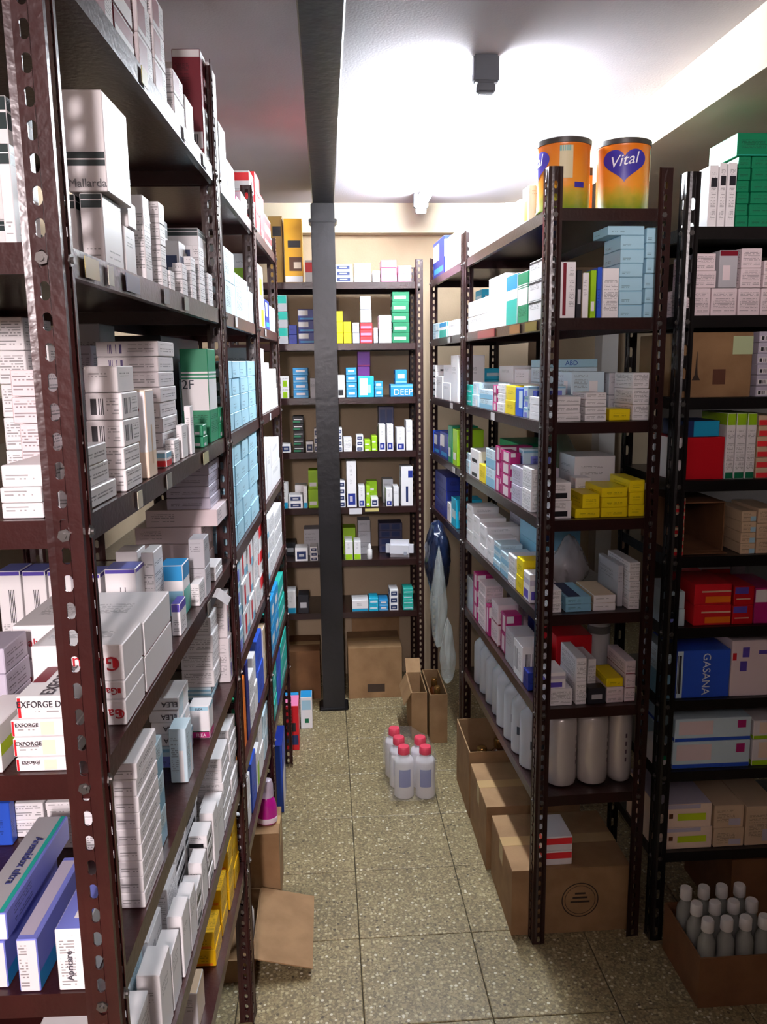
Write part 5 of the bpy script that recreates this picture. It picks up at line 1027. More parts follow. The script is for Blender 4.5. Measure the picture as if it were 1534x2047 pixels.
t|lg|R3|4|1|0|1|.5212|3.0399|1.1286|.0984|.0857|.1331|2.3
t|gr|R3|4|2|0|1|.5177|3.1349|1.1286|.0984|.0808|.1388|1.9
m|nbw|R3|4|3|0|1|.5126|3.2706|1.1286|.0984|.1665|.1032|2.3
m|nbw|R3|4|4|0|1|.5066|3.4342|1.1286|.0984|.1341|.0887|2.4
s|b|R3|4|5|0|1|.5032|3.5239|1.1286|.0984|.0167|.0937|2.3
m|cy|R3|5|1|0|1|.5204|3.0607|.8936|.0984|.0982|.1081|1.9
m|w|R3|5|2|0|1|.5168|3.1580|.8936|.0984|.0727|.0749|2.3
c|nb|R3|5|3|0|3|.5100|3.3423|.8936|.0984|.2701|.0549|2.2
c|nb|R3|5|3|1|3|.5101|3.3420|.9492|.0983|.2696|.0549|1.6
c|nb|R3|5|3|2|3|.5095|3.3419|1.0048|.0974|.2694|.0549|1.6
c|orn|BK|1|2|0|1|-.1197|3.6450|1.8406|.0745|.1184|.2535|0.3
t|brn|BK|1|1|0|1|-.1925|3.6800|1.8406|.0582|.1484|.2667|0.1
f|wkl|BK|1|4|0|3|.0861|3.6300|1.8406|.0776|.0884|.0236|-0.1
f|wkl|BK|1|4|1|3|.0854|3.6287|1.8649|.0762|.0858|.0236|-0.4
f|wkl|BK|1|4|2|3|.0850|3.6314|1.8893|.0753|.0856|.0236|-0.4
f|w|BK|1|5|0|2|.1654|3.6300|1.8406|.0695|.0884|.0377|-0.2
f|w|BK|1|5|1|2|.1658|3.6300|1.8790|.0687|.0884|.0377|0.3
s|w|BK|1|6|0|1|.2227|3.6300|1.8406|.0298|.0884|.0456|-0.1
f|pi|BK|1|7|0|3|.2765|3.6300|1.8406|.0655|.0884|.0288|-0.2
f|pi|BK|1|7|1|3|.2757|3.6311|1.8701|.0640|.0862|.0288|0.4
f|pi|BK|1|7|2|3|.2758|3.6293|1.8995|.0642|.0870|.0288|0.3
m|pi|BK|1|8|0|2|.3426|3.6300|1.8406|.0552|.0884|.0323|-0.2
m|pi|BK|1|8|1|2|.3425|3.6297|1.8736|.0550|.0878|.0323|0.4
s|redw|BK|1|3|0|1|-.0550|3.6300|1.8406|.0357|.0884|.0889|0.1
s|tlg|BK|2|1|0|3|-.1752|3.6300|1.5896|.0442|.0884|.0661|0.2
s|tlg|BK|2|1|1|3|-.1745|3.6314|1.6564|.0429|.0857|.0661|0.2
s|tlg|BK|2|1|2|3|-.1760|3.6311|1.7232|.0425|.0862|.0661|0.4
s|nb|BK|2|2|0|2|-.1323|3.6300|1.5896|.0340|.0884|.0383|0.2
s|nb|BK|2|2|1|2|-.1320|3.6286|1.6286|.0334|.0856|.0383|0.3
m|nbw|BK|2|3|0|3|-.0695|3.6300|1.5896|.0780|.0884|.0469|-0.2
m|nbw|BK|2|3|1|3|-.0696|3.6312|1.6372|.0778|.0860|.0469|0.2
m|nbw|BK|2|3|2|3|-.0710|3.6303|1.6848|.0750|.0879|.0469|0.0
s|y|BK|2|4|0|3|.0626|3.6300|1.5896|.0321|.0884|.0439|0.1
s|y|BK|2|4|1|3|.0632|3.6297|1.6342|.0309|.0877|.0439|-0.1
s|y|BK|2|4|2|3|.0631|3.6310|1.6787|.0311|.0864|.0439|0.4
s|y|BK|2|5|0|2|.0980|3.6300|1.5896|.0322|.0884|.0445|0.0
s|y|BK|2|5|1|2|.0977|3.6314|1.6348|.0315|.0856|.0445|-0.2
s|gry|BK|2|6|0|2|.1339|3.6300|1.5896|.0280|.0884|.0422|-0.2
s|gry|BK|2|6|1|2|.1335|3.6288|1.6325|.0272|.0861|.0422|-0.4
f|rp|BK|2|7|0|3|.1772|3.6300|1.5896|.0513|.0884|.0278|-0.0
m|rp|BK|2|7|1|3|.1776|3.6301|1.6181|.0506|.0883|.0278|-0.4
m|rp|BK|2|7|2|3|.1777|3.6313|1.6466|.0504|.0858|.0278|-0.0
s|gry|BK|2|9|0|1|.2173|3.6300|1.5896|.0175|.0884|.0638|-0.2
f|w|BK|2|10|0|4|.2569|3.6300|1.5896|.0536|.0884|.0282|-0.0
f|w|BK|2|10|1|4|.2575|3.6304|1.6185|.0524|.0875|.0282|-0.0
f|w|BK|2|10|2|4|.2571|3.6299|1.6475|.0533|.0881|.0282|0.0
f|w|BK|2|10|3|4|.2576|3.6286|1.6764|.0523|.0856|.0282|0.4
m|grt|BK|2|11|0|5|.3243|3.6300|1.5896|.0727|.0884|.0416|-0.3
m|grt|BK|2|11|1|5|.3255|3.6292|1.6319|.0702|.0868|.0416|0.3
m|grt|BK|2|11|2|5|.3237|3.6304|1.6742|.0715|.0875|.0416|-0.0
m|grt|BK|2|11|3|5|.3235|3.6289|1.7165|.0712|.0862|.0416|0.1
m|grt|BK|2|11|4|5|.3249|3.6304|1.7588|.0715|.0876|.0416|0.2
m|gry|BK|2|8|0|2|.1767|3.6250|1.6751|.0469|.0784|.0536|0.2
m|gry|BK|2|8|1|2|.1758|3.6238|1.7294|.0452|.0761|.0536|-0.1
s|limw|BK|3|1|0|2|-.1739|3.6300|1.3626|.0364|.0884|.0464|-0.0
s|limw|BK|3|1|1|2|-.1738|3.6301|1.4097|.0362|.0883|.0464|0.5
f|b2|BK|3|2|0|4|-.1046|3.6300|1.3626|.0640|.0884|.0315|-0.3
f|b2|BK|3|2|1|4|-.1054|3.6297|1.3948|.0625|.0877|.0315|0.1
f|b2|BK|3|2|2|4|-.1059|3.6303|1.4270|.0614|.0878|.0315|0.1
f|b2|BK|3|2|3|4|-.1047|3.6294|1.4592|.0638|.0872|.0315|-0.5
s|gry|BK|3|3|0|1|-.0512|3.6300|1.3626|.0281|.0884|.0835|0.1
s|wk|BK|3|4|0|1|.0648|3.6300|1.3626|.0346|.0884|.0946|0.1
s|b2|BK|3|5|0|4|.1110|3.6300|1.3626|.0453|.0884|.0308|0.3
m|b2|BK|3|5|1|4|.1113|3.6314|1.3941|.0448|.0856|.0308|-0.2
m|b2|BK|3|5|2|4|.1109|3.6312|1.4257|.0452|.0861|.0308|0.5
s|b2|BK|3|5|3|4|.1105|3.6292|1.4572|.0444|.0868|.0308|0.0
m|spk|BK|3|6|0|1|.1727|3.6300|1.3626|.0669|.0884|.0890|-0.0
s|b2|BK|3|8|0|2|.2272|3.6300|1.3626|.0349|.0884|.0333|0.2
s|b2|BK|3|8|1|2|.2275|3.6314|1.3966|.0343|.0856|.0333|-0.5
m|deep|BK|3|9|0|1|.3261|3.6300|1.3626|.0954|.0884|.0532|0.1
m|b2|BK|3|10|0|1|.3233|3.6250|1.4165|.0500|.0784|.0606|0.1
m|pp|BK|3|7|0|3|.1702|3.7350|1.3626|.0556|.0784|.0643|-0.1
m|pp|BK|3|7|1|3|.1691|3.7344|1.4276|.0534|.0772|.0643|0.4
m|pp|BK|3|7|2|3|.1706|3.7350|1.4926|.0548|.0784|.0643|-0.1
s|wkl|BK|4|1|0|1|-.1760|3.6300|1.1306|.0412|.0884|.0369|-0.0
s|dkg|BK|4|2|0|5|-.1207|3.6300|1.1306|.0454|.0884|.0306|0.0
s|dkg|BK|4|2|1|5|-.1211|3.6298|1.1619|.0445|.0879|.0306|0.3
s|dkg|BK|4|2|2|5|-.1199|3.6305|1.1932|.0438|.0874|.0306|-0.3
s|dkg|BK|4|2|3|5|-.1215|3.6292|1.2245|.0437|.0868|.0306|-0.1
s|dkg|BK|4|2|4|5|-.1208|3.6295|1.2558|.0451|.0874|.0306|-0.1
s|wkl|BK|4|3|0|1|-.0740|3.6300|1.1306|.0306|.0884|.0458|0.0
s|wkl|BK|4|4|0|3|-.0422|3.6300|1.1306|.0242|.0884|.0332|0.2
s|wkl|BK|4|4|1|3|-.0425|3.6305|1.1645|.0235|.0873|.0332|-0.2
s|wkl|BK|4|4|2|3|-.0419|3.6309|1.1985|.0237|.0866|.0332|0.3
s|wkl|BK|4|5|0|4|.0557|3.6300|1.1306|.0221|.0884|.0249|-0.1
s|wkl|BK|4|5|1|4|.0554|3.6300|1.1562|.0215|.0884|.0249|0.0
s|wkl|BK|4|5|2|4|.0555|3.6314|1.1817|.0217|.0856|.0249|-0.2
s|wkl|BK|4|5|3|4|.0555|3.6310|1.2073|.0216|.0865|.0249|0.0
s|wt|BK|4|6|0|1|.0898|3.6300|1.1306|.0351|.0884|.0601|0.3
s|wkl|BK|4|7|0|3|.1418|3.6300|1.1306|.0309|.0884|.0229|0.1
s|wkl|BK|4|7|1|3|.1421|3.6292|1.1542|.0302|.0867|.0229|0.3
s|wkl|BK|4|7|2|3|.1424|3.6294|1.1777|.0297|.0872|.0229|-0.2
s|lg|BK|4|8|0|2|.1763|3.6300|1.1306|.0266|.0884|.0235|-0.1
s|lg|BK|4|8|1|2|.1759|3.6300|1.1548|.0259|.0884|.0235|-0.2
s|lg|BK|4|9|0|2|.2057|3.6300|1.1306|.0244|.0884|.0319|0.1
s|lg|BK|4|9|1|2|.2056|3.6292|1.1632|.0243|.0867|.0319|0.1
t|wnb|BK|4|10|0|1|.2396|3.6300|1.1306|.0266|.0884|.1157|0.2
t|wnb|BK|4|12|0|1|.2744|3.6300|1.1306|.0266|.0884|.1151|-0.3
s|wnb|BK|4|13|0|1|.3200|3.6300|1.1306|.0354|.0884|.0992|0.1
t|w|BK|4|14|0|1|.3571|3.6300|1.1306|.0267|.0884|.1309|0.2
m|dkp|BK|4|11|0|2|.2643|3.7350|1.1306|.0698|.0784|.0921|0.0
m|dkp|BK|4|11|1|2|.2656|3.7355|1.2234|.0673|.0774|.0921|-0.5
s|wcb|BK|5|1|0|1|-.1870|3.6300|.8866|.0243|.0884|.1075|-0.1
f|wkl|BK|5|2|0|2|-.1413|3.6300|.8866|.0612|.0884|.0288|-0.3
f|wkl|BK|5|2|1|2|-.1415|3.6289|.9161|.0607|.0863|.0288|-0.3
s|wcb|BK|5|4|0|1|-.0985|3.6300|.8866|.0157|.0884|.0968|0.3
m|lg|BK|5|5|0|2|-.0606|3.6300|.8866|.0504|.0884|.0826|0.1
m|lg|BK|5|5|1|2|-.0596|3.6291|.9699|.0484|.0867|.0826|0.2
s|wkl|BK|5|6|0|4|.0605|3.6300|.8866|.0289|.0884|.0283|0.2
s|wkl|BK|5|6|1|4|.0600|3.6289|.9156|.0278|.0863|.0283|0.4
s|wkl|BK|5|6|2|4|.0604|3.6287|.9446|.0287|.0858|.0283|0.1
s|wkl|BK|5|6|3|4|.0610|3.6312|.9736|.0280|.0860|.0283|0.1
t|wnb|BK|5|7|0|1|.1028|3.6300|.8866|.0420|.0884|.2019|0.1
s|wnb|BK|5|8|0|1|.1466|3.6300|.8866|.0269|.0884|.0914|0.1
s|lg|BK|5|9|0|2|.1751|3.6300|.8866|.0181|.0884|.0451|0.1
s|lg|BK|5|9|1|2|.1755|3.6307|.9324|.0173|.0870|.0451|0.2
s|wkl|BK|5|11|0|1|.2032|3.6300|.8866|.0313|.0884|.0371|-0.2
s|wnb|BK|5|13|0|1|.2672|3.6300|.8866|.0270|.0884|.0777|0.1
s|w|BK|5|14|0|1|.2980|3.6300|.8866|.0226|.0884|.0859|-0.0
t|wnt|BK|5|15|0|1|.3457|3.6300|.8866|.0512|.0884|.1730|0.2
m|lg|BK|5|10|0|2|.1971|3.7250|.8866|.0479|.0784|.0489|-0.2
m|lg|BK|5|10|1|2|.1968|3.7263|.9362|.0473|.0758|.0489|-0.3
t|gry|BK|5|12|0|1|.2693|3.7250|.8866|.0481|.0784|.1060|-0.3
m|wcb|BK|5|3|0|1|-.1220|3.7250|.8866|.0496|.0784|.0874|0.2
m|wkl|BK|6|2|0|1|-.1232|3.6300|.6496|.0554|.0884|.0588|0.2
s|wkl|BK|6|4|0|3|-.0683|3.6300|.6496|.0336|.0884|.0201|0.1
s|wkl|BK|6|4|1|3|-.0677|3.6291|.6704|.0323|.0865|.0201|-0.1
s|wkl|BK|6|4|2|3|-.0690|3.6307|.6913|.0322|.0869|.0201|0.3
s|wlg|BK|6|6|0|1|.0862|3.6300|.6496|.0337|.0884|.0847|0.2
s|wlg|BK|6|7|0|1|.1238|3.6300|.6496|.0294|.0884|.0837|0.0
m|gry|BK|6|3|0|1|-.0780|3.7450|.6496|.0707|.0984|.1211|-0.1
m|lg|BK|6|5|0|2|.0920|3.7450|.6496|.0575|.0984|.0615|-0.1
m|lg|BK|6|5|1|2|.0917|3.7455|.7118|.0569|.0974|.0615|-0.1
m|gry|BK|6|8|0|3|.1605|3.7450|.6496|.0576|.0984|.0517|-0.1
m|gry|BK|6|8|1|3|.1601|3.7446|.7020|.0568|.0976|.0517|-0.1
m|gry|BK|6|8|2|3|.1594|3.7440|.7544|.0552|.0964|.0517|0.1
f|dkp|BK|6|9|0|4|.2830|3.7650|.6496|.1088|.0984|.0334|0.3
f|dkp|BK|6|9|1|4|.2825|3.7643|.6837|.1079|.0971|.0334|-0.4
f|dkp|BK|6|9|2|4|.2818|3.7664|.7179|.1065|.0957|.0334|0.1
f|dkp|BK|6|9|3|4|.2821|3.7664|.7520|.1070|.0956|.0334|-0.5
s|dk|BK|6|1|0|1|-.1759|3.7450|.6496|.0480|.0984|.0613|-0.2
m|wcb|BK|7|3|0|1|.1317|3.6300|.4116|.0723|.0884|.0518|0.2
s|cy|BK|7|4|0|2|.1923|3.6300|.4116|.0410|.0884|.0292|0.0
s|cy|BK|7|4|1|2|.1928|3.6296|.4415|.0399|.0875|.0292|0.4
s|b2|BK|7|5|0|2|.2372|3.6300|.4116|.0411|.0884|.0239|-0.0
s|b2|BK|7|5|1|2|.2370|3.6310|.4362|.0409|.0865|.0239|-0.5
s|wkl|BK|7|6|0|3|.2835|3.6300|.4116|.0389|.0884|.0314|-0.1
s|wkl|BK|7|6|1|3|.2835|3.6286|.4437|.0388|.0857|.0314|0.1
s|wkl|BK|7|6|2|3|.2842|3.6296|.4758|.0375|.0876|.0314|0.4
f|tl|BK|7|7|0|4|.3478|3.6300|.4116|.0458|.0884|.0240|0.3
f|tl|BK|7|7|1|4|.3475|3.6291|.4363|.0453|.0866|.0240|-0.0
f|tl|BK|7|7|2|4|.3469|3.6312|.4611|.0440|.0860|.0240|-0.1
f|tl|BK|7|7|3|4|.3484|3.6297|.4858|.0446|.0879|.0240|-0.4
s|wcb|BK|7|1|0|1|-.1749|3.6300|.4116|.0404|.0884|.1029|0.1
m|dk|BK|7|2|0|1|-.1209|3.6300|.4116|.0472|.0884|.0828|-0.2
s|wgs|R2|1|1|0|1|.8844|1.9900|1.7986|.0205|.1484|.1331|-0.2
s|wgs|R2|1|2|0|1|.9057|1.9900|1.7986|.0170|.1484|.1385|-0.3
s|wgs|R2|1|3|0|1|.9273|1.9900|1.7986|.0206|.1484|.1386|-0.3
s|dgr|R2|1|5|0|6|.9543|1.9850|1.7986|.0288|.1384|.0248|0.1
s|dgr|R2|1|5|1|6|.9537|1.9858|1.8241|.0277|.1368|.0248|-0.4
s|dgr|R2|1|5|2|6|.9537|1.9836|1.8497|.0277|.1356|.0248|0.5
s|dgr|R2|1|5|3|6|.9540|1.9863|1.8752|.0282|.1359|.0248|-0.4
s|dgr|R2|1|5|4|6|.9548|1.9857|1.9007|.0278|.1369|.0248|0.4
s|dgr|R2|1|5|5|6|.9540|1.9845|1.9262|.0282|.1374|.0248|-0.4
f|dgr|R2|1|6|0|6|1.0081|1.9850|1.7986|.0734|.1384|.0249|-0.3
f|dgr|R2|1|6|1|6|1.0085|1.9864|1.8242|.0727|.1357|.0249|0.2
f|dgr|R2|1|6|2|6|1.0088|1.9843|1.8497|.0721|.1370|.0249|-0.3
f|dgr|R2|1|6|3|6|1.0075|1.9844|1.8753|.0721|.1373|.0249|0.2
f|dgr|R2|1|6|4|6|1.0089|1.9835|1.9009|.0719|.1354|.0249|-0.3
f|dgr|R2|1|6|5|6|1.0086|1.9862|1.9264|.0726|.1359|.0249|-0.4
f|dgr|R2|1|4|0|1|.9853|1.9850|1.9518|.1039|.1384|.0491|0.2
s|pkt|R2|2|1|0|1|.8601|1.9850|1.6026|.0613|.1384|.0615|0.1
s|pkt|R2|2|3|0|1|.9238|1.9850|1.6026|.0604|.1384|.0611|0.2
s|pkt|R2|2|5|0|1|.9835|1.9850|1.6026|.0511|.1384|.0608|0.1
s|pkt|R2|2|7|0|1|1.0380|1.9850|1.6026|.0501|.1384|.0605|-0.2
s|pkt|R2|2|2|0|2|.8757|1.9750|1.6648|.0527|.1184|.0380|0.1
s|pkt|R2|2|2|1|2|.8747|1.9763|1.7035|.0506|.1157|.0380|0.2
s|pkg|R2|2|4|0|1|.9299|1.9750|1.6648|.0434|.1184|.0832|-0.0
s|pkt|R2|2|6|0|2|.9843|1.9750|1.6648|.0483|.1184|.0434|0.3
s|pkt|R2|2|6|1|2|.9843|1.9742|1.7089|.0482|.1168|.0434|-0.2
s|pkt|R2|2|8|0|2|1.0335|1.9750|1.6648|.0378|.1184|.0300|0.3
s|pkt|R2|2|8|1|2|1.0342|1.9764|1.6955|.0364|.1157|.0300|0.2
c|eif|R2|3|1|0|1|.9141|2.0450|1.4146|.1733|.2584|.1500|-0.3
f|bars|R2|3|2|0|6|1.0410|1.9750|1.4146|.0532|.1184|.0246|-0.3
f|bars|R2|3|2|1|6|1.0405|1.9747|1.4399|.0521|.1177|.0246|0.2
f|bars|R2|3|2|2|6|1.0410|1.9748|1.4652|.0531|.1180|.0246|0.3
f|bars|R2|3|2|3|6|1.0403|1.9763|1.4905|.0518|.1158|.0246|-0.4
f|bars|R2|3|2|4|6|1.0416|1.9759|1.5158|.0521|.1166|.0246|-0.2
f|bars|R2|3|2|5|6|1.0416|1.9760|1.5411|.0520|.1165|.0246|0.2
m|redc|R2|4|1|0|1|.8835|1.9850|1.2196|.1261|.1384|.1014|-0.2
f|nbl|R2|4|2|0|1|.8862|1.9750|1.3217|.0899|.1184|.0383|0.2
s|limt|R2|4|3|0|1|.9604|1.9850|1.2196|.0206|.1384|.1569|-0.0
s|limt|R2|4|4|0|1|.9856|1.9850|1.2196|.0243|.1384|.1565|-0.3
s|limt|R2|4|5|0|1|1.0116|1.9850|1.2196|.0219|.1384|.1561|-0.1
f|rows|R2|4|6|0|6|1.0545|1.9850|1.2196|.0554|.1384|.0245|0.0
f|rows|R2|4|6|1|6|1.0541|1.9853|1.2448|.0546|.1378|.0245|-0.1
f|rows|R2|4|6|2|6|1.0541|1.9845|1.2701|.0548|.1373|.0245|0.2
f|rows|R2|4|6|3|6|1.0535|1.9858|1.2953|.0535|.1367|.0245|-0.4
f|rows|R2|4|6|4|6|1.0550|1.9841|1.3205|.0543|.1366|.0245|0.3
f|rows|R2|4|6|5|6|1.0535|1.9842|1.3458|.0534|.1369|.0245|-0.1
m|rows|R2|5|1|0|8|.8405|1.9267|1.0336|.0357|.0219|.0171|0.1
m|rows|R2|5|1|1|8|.8405|1.9263|1.0514|.0355|.0210|.0171|0.1
m|rows|R2|5|1|2|8|.8412|1.9266|1.0692|.0342|.0216|.0171|-0.1
m|rows|R2|5|1|3|8|.8412|1.9271|1.0870|.0342|.0212|.0171|-0.1
m|rows|R2|5|1|4|8|.8398|1.9265|1.1048|.0344|.0215|.0171|0.3
m|rows|R2|5|1|5|8|.8405|1.9264|1.1226|.0357|.0211|.0171|0.4
m|rows|R2|5|1|6|8|.8404|1.9269|1.1404|.0355|.0215|.0171|0.3
m|rows|R2|5|1|7|8|.8403|1.9265|1.1583|.0354|.0214|.0171|0.1
s|tng|R2|5|2|0|4|1.0196|1.9850|1.0336|.0374|.1384|.0259|-0.1
s|tng|R2|5|2|1|4|1.0199|1.9854|1.0602|.0369|.1377|.0259|-0.4
s|tng|R2|5|2|2|4|1.0202|1.9857|1.0868|.0364|.1369|.0259|0.5
s|tng|R2|5|2|3|4|1.0190|1.9855|1.1134|.0363|.1374|.0259|0.2
s|tng|R2|5|3|0|3|1.0692|1.9850|1.0336|.0565|.1384|.0368|0.2
s|tng|R2|5|3|1|3|1.0687|1.9860|1.0711|.0556|.1364|.0368|-0.2
s|tng|R2|5|3|2|3|1.0689|1.9852|1.1087|.0559|.1380|.0368|0.1
s|bwd|R2|6|1|0|2|.8454|1.9850|.8546|.0503|.1384|.0433|0.3
s|bwd|R2|6|1|1|2|.8448|1.9857|.8986|.0490|.1370|.0433|0.3
f|rora|R2|6|2|0|2|.9407|1.9850|.8546|.0951|.1384|.0520|0.1
m|rora|R2|6|2|1|2|.9399|1.9842|.9073|.0936|.1369|.0520|-0.2
s|rpur|R2|6|4|0|2|1.0186|1.9850|.8546|.0521|.1384|.0482|-0.0
s|rpur|R2|6|4|1|2|1.0194|1.9840|.9035|.0505|.1363|.0482|0.4
s|mag|R2|6|5|0|1|1.0796|1.9850|.8546|.0639|.1384|.0915|-0.1
m|redw|R2|6|3|0|1|1.0240|2.1400|.8546|.0810|.1184|.1100|0.1
s|gry|R2|6|6|0|1|1.0865|2.1400|.8546|.0385|.1184|.1151|0.1
s|lbw|R2|7|1|0|1|.8355|1.9850|.6656|.0314|.1384|.1279|0.2
m|gasa|R2|7|2|0|1|.9256|1.9950|.6656|.1378|.1584|.1246|0.2
m|pksq|R2|7|3|0|1|1.0607|1.9950|.6656|.1259|.1584|.1458|-0.1
c|diap|R2|8|2|0|1|.9599|2.0250|.4746|.2025|.2184|.0720|-0.3
c|diap|R2|8|3|0|1|.9611|2.0200|.5473|.1988|.2084|.0614|-0.1
c|diag|R2|8|5|0|1|1.1076|2.0150|.4746|.0796|.1984|.0708|-0.0
c|diag|R2|8|4|0|1|1.1052|2.0150|.5461|.0752|.1984|.0510|0.1
s|gsq|R2|8|1|0|1|.8347|1.9650|.4746|.0298|.0984|.0587|0.2
c|wipe|R2|9|2|0|1|.8977|2.0150|.2506|.1534|.1984|.0596|0.2
c|wipe|R2|9|1|0|1|.8957|2.0150|.3109|.1499|.1984|.0653|-0.3
c|wipe2|R2|9|4|0|1|1.0203|2.0150|.2506|.0806|.1984|.0530|0.2
c|wipe2|R2|9|3|0|1|1.0173|2.0150|.3043|.0789|.1984|.0629|0.2
c|wipe2|R2|9|5|0|1|1.1102|2.0150|.2506|.0918|.1984|.1092|0.2"""
RK = {'L1': 'near left rack', 'L2': 'middle left rack', 'L3': 'far left rack', 'R1': 'right aisle rack', 'R3': 'far right rack', 'BK': 'back rack', 'R2': 'outer right rack'}
ORD = 'zeroth first second third fourth fifth sixth seventh eighth ninth tenth eleventh twelfth thirteenth fourteenth fifteenth sixteenth seventeenth eighteenth nineteenth twentieth twenty-first twenty-second twenty-third twenty-fourth twenty-fifth twenty-sixth twenty-seventh twenty-eighth twenty-ninth thirtieth thirty-first thirty-second thirty-third thirty-fourth'.split()
KIND = {'f': 'flat_medicine_box', 't': 'tall_medicine_box', 's': 'slim_medicine_box', 'm': 'medicine_box', 'c': 'carton'}
DESC = {"w": "plain white box", "wt": "white printed box", "wb": "white barcode box", "wgb": "white green-banded box", "mall": "big white green-banded box", "mar": "maroon box", "wmar": "white maroon-striped box", "flatw": "flat white box", "wpb": "white purple-barcode box", "gr": "green box", "g": "green box", "grw": "green and white box", "wred": "white blue-red box", "six": "peach white box", "btop": "white blue-topped box", "pkt": "pinkish printed box", "gal": "white red-edged box", "exf": "white red-ended box", "exfd": "white red-flashed box", "lime": "white lime-banded box", "lil": "lilac grey box", "pkl": "pinkish long box", "gry": "pale grey box", "cyw": "white cyan box", "purp": "white purple-topped box", "apri": "white blue-topped box", "anem": "lilac blue box", "b": "blue box", "b2": "sky blue box", "lbw": "white pale-blue box", "blw": "white blue-panelled box", "elea": "white black-lettered box", "eleat": "tall white magenta-based box", "wpu": "white violet-striped box", "clr": "glossy cream box", "wkb": "white black-banded box", "wk": "white black-labelled box", "wkl": "white navy-labelled box", "wkt": "white dark-topped box", "tnw": "tan and white box", "y": "yellow box", "yk": "yellow dark-printed box", "wlb": "pale bluish-white box", "tl": "teal box", "tlg": "teal grey box", "lb": "pale blue box", "roj": "white red-lettered box", "redw": "red and white box", "redp": "bright red packet", "orw": "orange and white box", "nb": "navy blue box", "nbw": "navy and white box", "pi": "pink box", "limw": "lime and white box", "ore": "orange box", "wmv": "white maroon-edged box", "dk": "dark box", "lg": "lime green box", "bluew": "royal blue box", "mag": "magenta and white box", "lbp": "pale blue lettered box", "lbs": "light blue box", "lbg": "blue-grey box", "r": "red box", "pkw": "pinkish white box", "foil": "silvery foil-wrapped box", "cy": "cyan box", "orn": "yellow chocolate-picture box", "brn": "brown-yellow carton", "rp": "coral pink box", "grt": "dark green lettered box", "spk": "sparkling blue packet", "deep": "blue lettered box", "pp": "purple box", "dkg": "dark green-striped box", "wnb": "white navy-footed box", "wnt": "tall white navy-cornered box", "dkp": "dark violet box", "wcb": "white cyan-footed box", "wlg": "white lime-footed box", "wgs": "white green-striped box", "dgr": "emerald green box", "pkg": "grey-pink box", "eif": "brown tower-print carton", "bars": "white barcode-strip box", "redc": "red and white carton", "nbl": "dark blue box", "limt": "white lime-topped box", "rows": "red-striped white box", "tng": "tan-green printed box", "bwd": "blue-white photo box", "rora": "red-orange box", "rpur": "dark red box", "gasa": "royal blue lettered carton", "pksq": "pale square-printed carton", "diap": "white blue-striped pack", "diag": "white green-striped pack", "gsq": "small green-square box", "wipe": "cream lilac pack", "wipe2": "cream printed pack", "or": "orange pink box", "wda": "small white lettered box", "dkl": "dark carton with pale label", "anet": "grey-topped lettered blue box"}
for line in DATA.strip().split('\n'):
    f = line.split('|'); name, style, rk, sh, pile, layer, npile = KIND[f[0]], f[1], f[2], int(f[3]), int(f[4]), int(f[5]), int(f[6])
    x, y, z, w_, d_, h_, ang = map(float, f[7:14])
    o = bpy.data.objects.new(name, box_mesh(w_, d_, h_, style)); link(o); o.location = (x, y, z); o.rotation_euler = (0, 0, math.radians(ang))
    way = 'from left' if rk in ('BK', 'R2') else 'from camera'; shn = 'top' if sh == 1 else ORD[sh]
    if npile > 1:
        up = 'lowest' if layer == 0 else ('topmost' if layer == npile - 1 else ORD[layer + 1] + ' up')
        lab = '%s, %s in %s pile %s, %s %s shelf' % (DESC[style], up, ORD[pile], way, RK[rk], shn)
    else: lab = '%s, %s %s on %s shelf of %s' % (DESC[style], ORD[pile], way, shn, RK[rk])
    tag(o, lab, 'box', 'boxes stacked on the %s' % RK[rk])
    for (s, face, u, v, size, col, turn) in LET.get(style, []):
        if style == 'gal' and w_ < .12: turn = 2; u = .66; size = .4
        letter(o, s, face, u, v, size, col, turn, (w_, d_, h_))
    if style == 'eif':   # tower print
        bm = bmesh.new(); prof = [(.010, 0), (.004, .012), (.0022, .03), (.0016, .05), (.0005, .066)]
        vs = [bm.verts.new((sx * hw, 0, zz)) for sx in (-1, 1) for hw, zz in prof]
        for i in range(4): bm.faces.new((vs[i], vs[5 + i], vs[6 + i], vs[1 + i]))
        obj('tower_print', bm, mat('#2c1c12', .7), o, loc=(-w_ * .27, -d_ / 2 - .0006, .04))
        bm = bmesh.new(); bx(bm, -.024, .024, -.0006, 0, 0, .042); obj('paper_label', bm, mat('#b9c79a', .6), o, loc=(w_ * .36, -d_ / 2 - .0004, h_ * .66))
        bm = bmesh.new(); bx(bm, -.015, .015, -.0006, 0, 0, .035); obj('dark_print', bm, mat('#5a3320', .7), o, loc=(w_ * .05, -d_ / 2 - .0004, h_ * .2))
# ------------------------------------------------------------------ other goods
from mathutils import noise as mnoise
def RP(u, v, z, p=PR, ang=AR, side=1):
    a = math.radians(ang); return Vector((p[0] + math.sin(a) * u + math.cos(a) * v * side, p[1] + math.cos(a) * u - math.sin(a) * v * side, z))
def LP(u, v, z): return RP(u, v, z, PL, AL, -1)
def bend(verts, r):
    for q in verts:
        a = q.co.x / r; rr = r + q.co.y; q.co = Vector((rr * math.sin(a), -rr * math.cos(a), q.co.z))
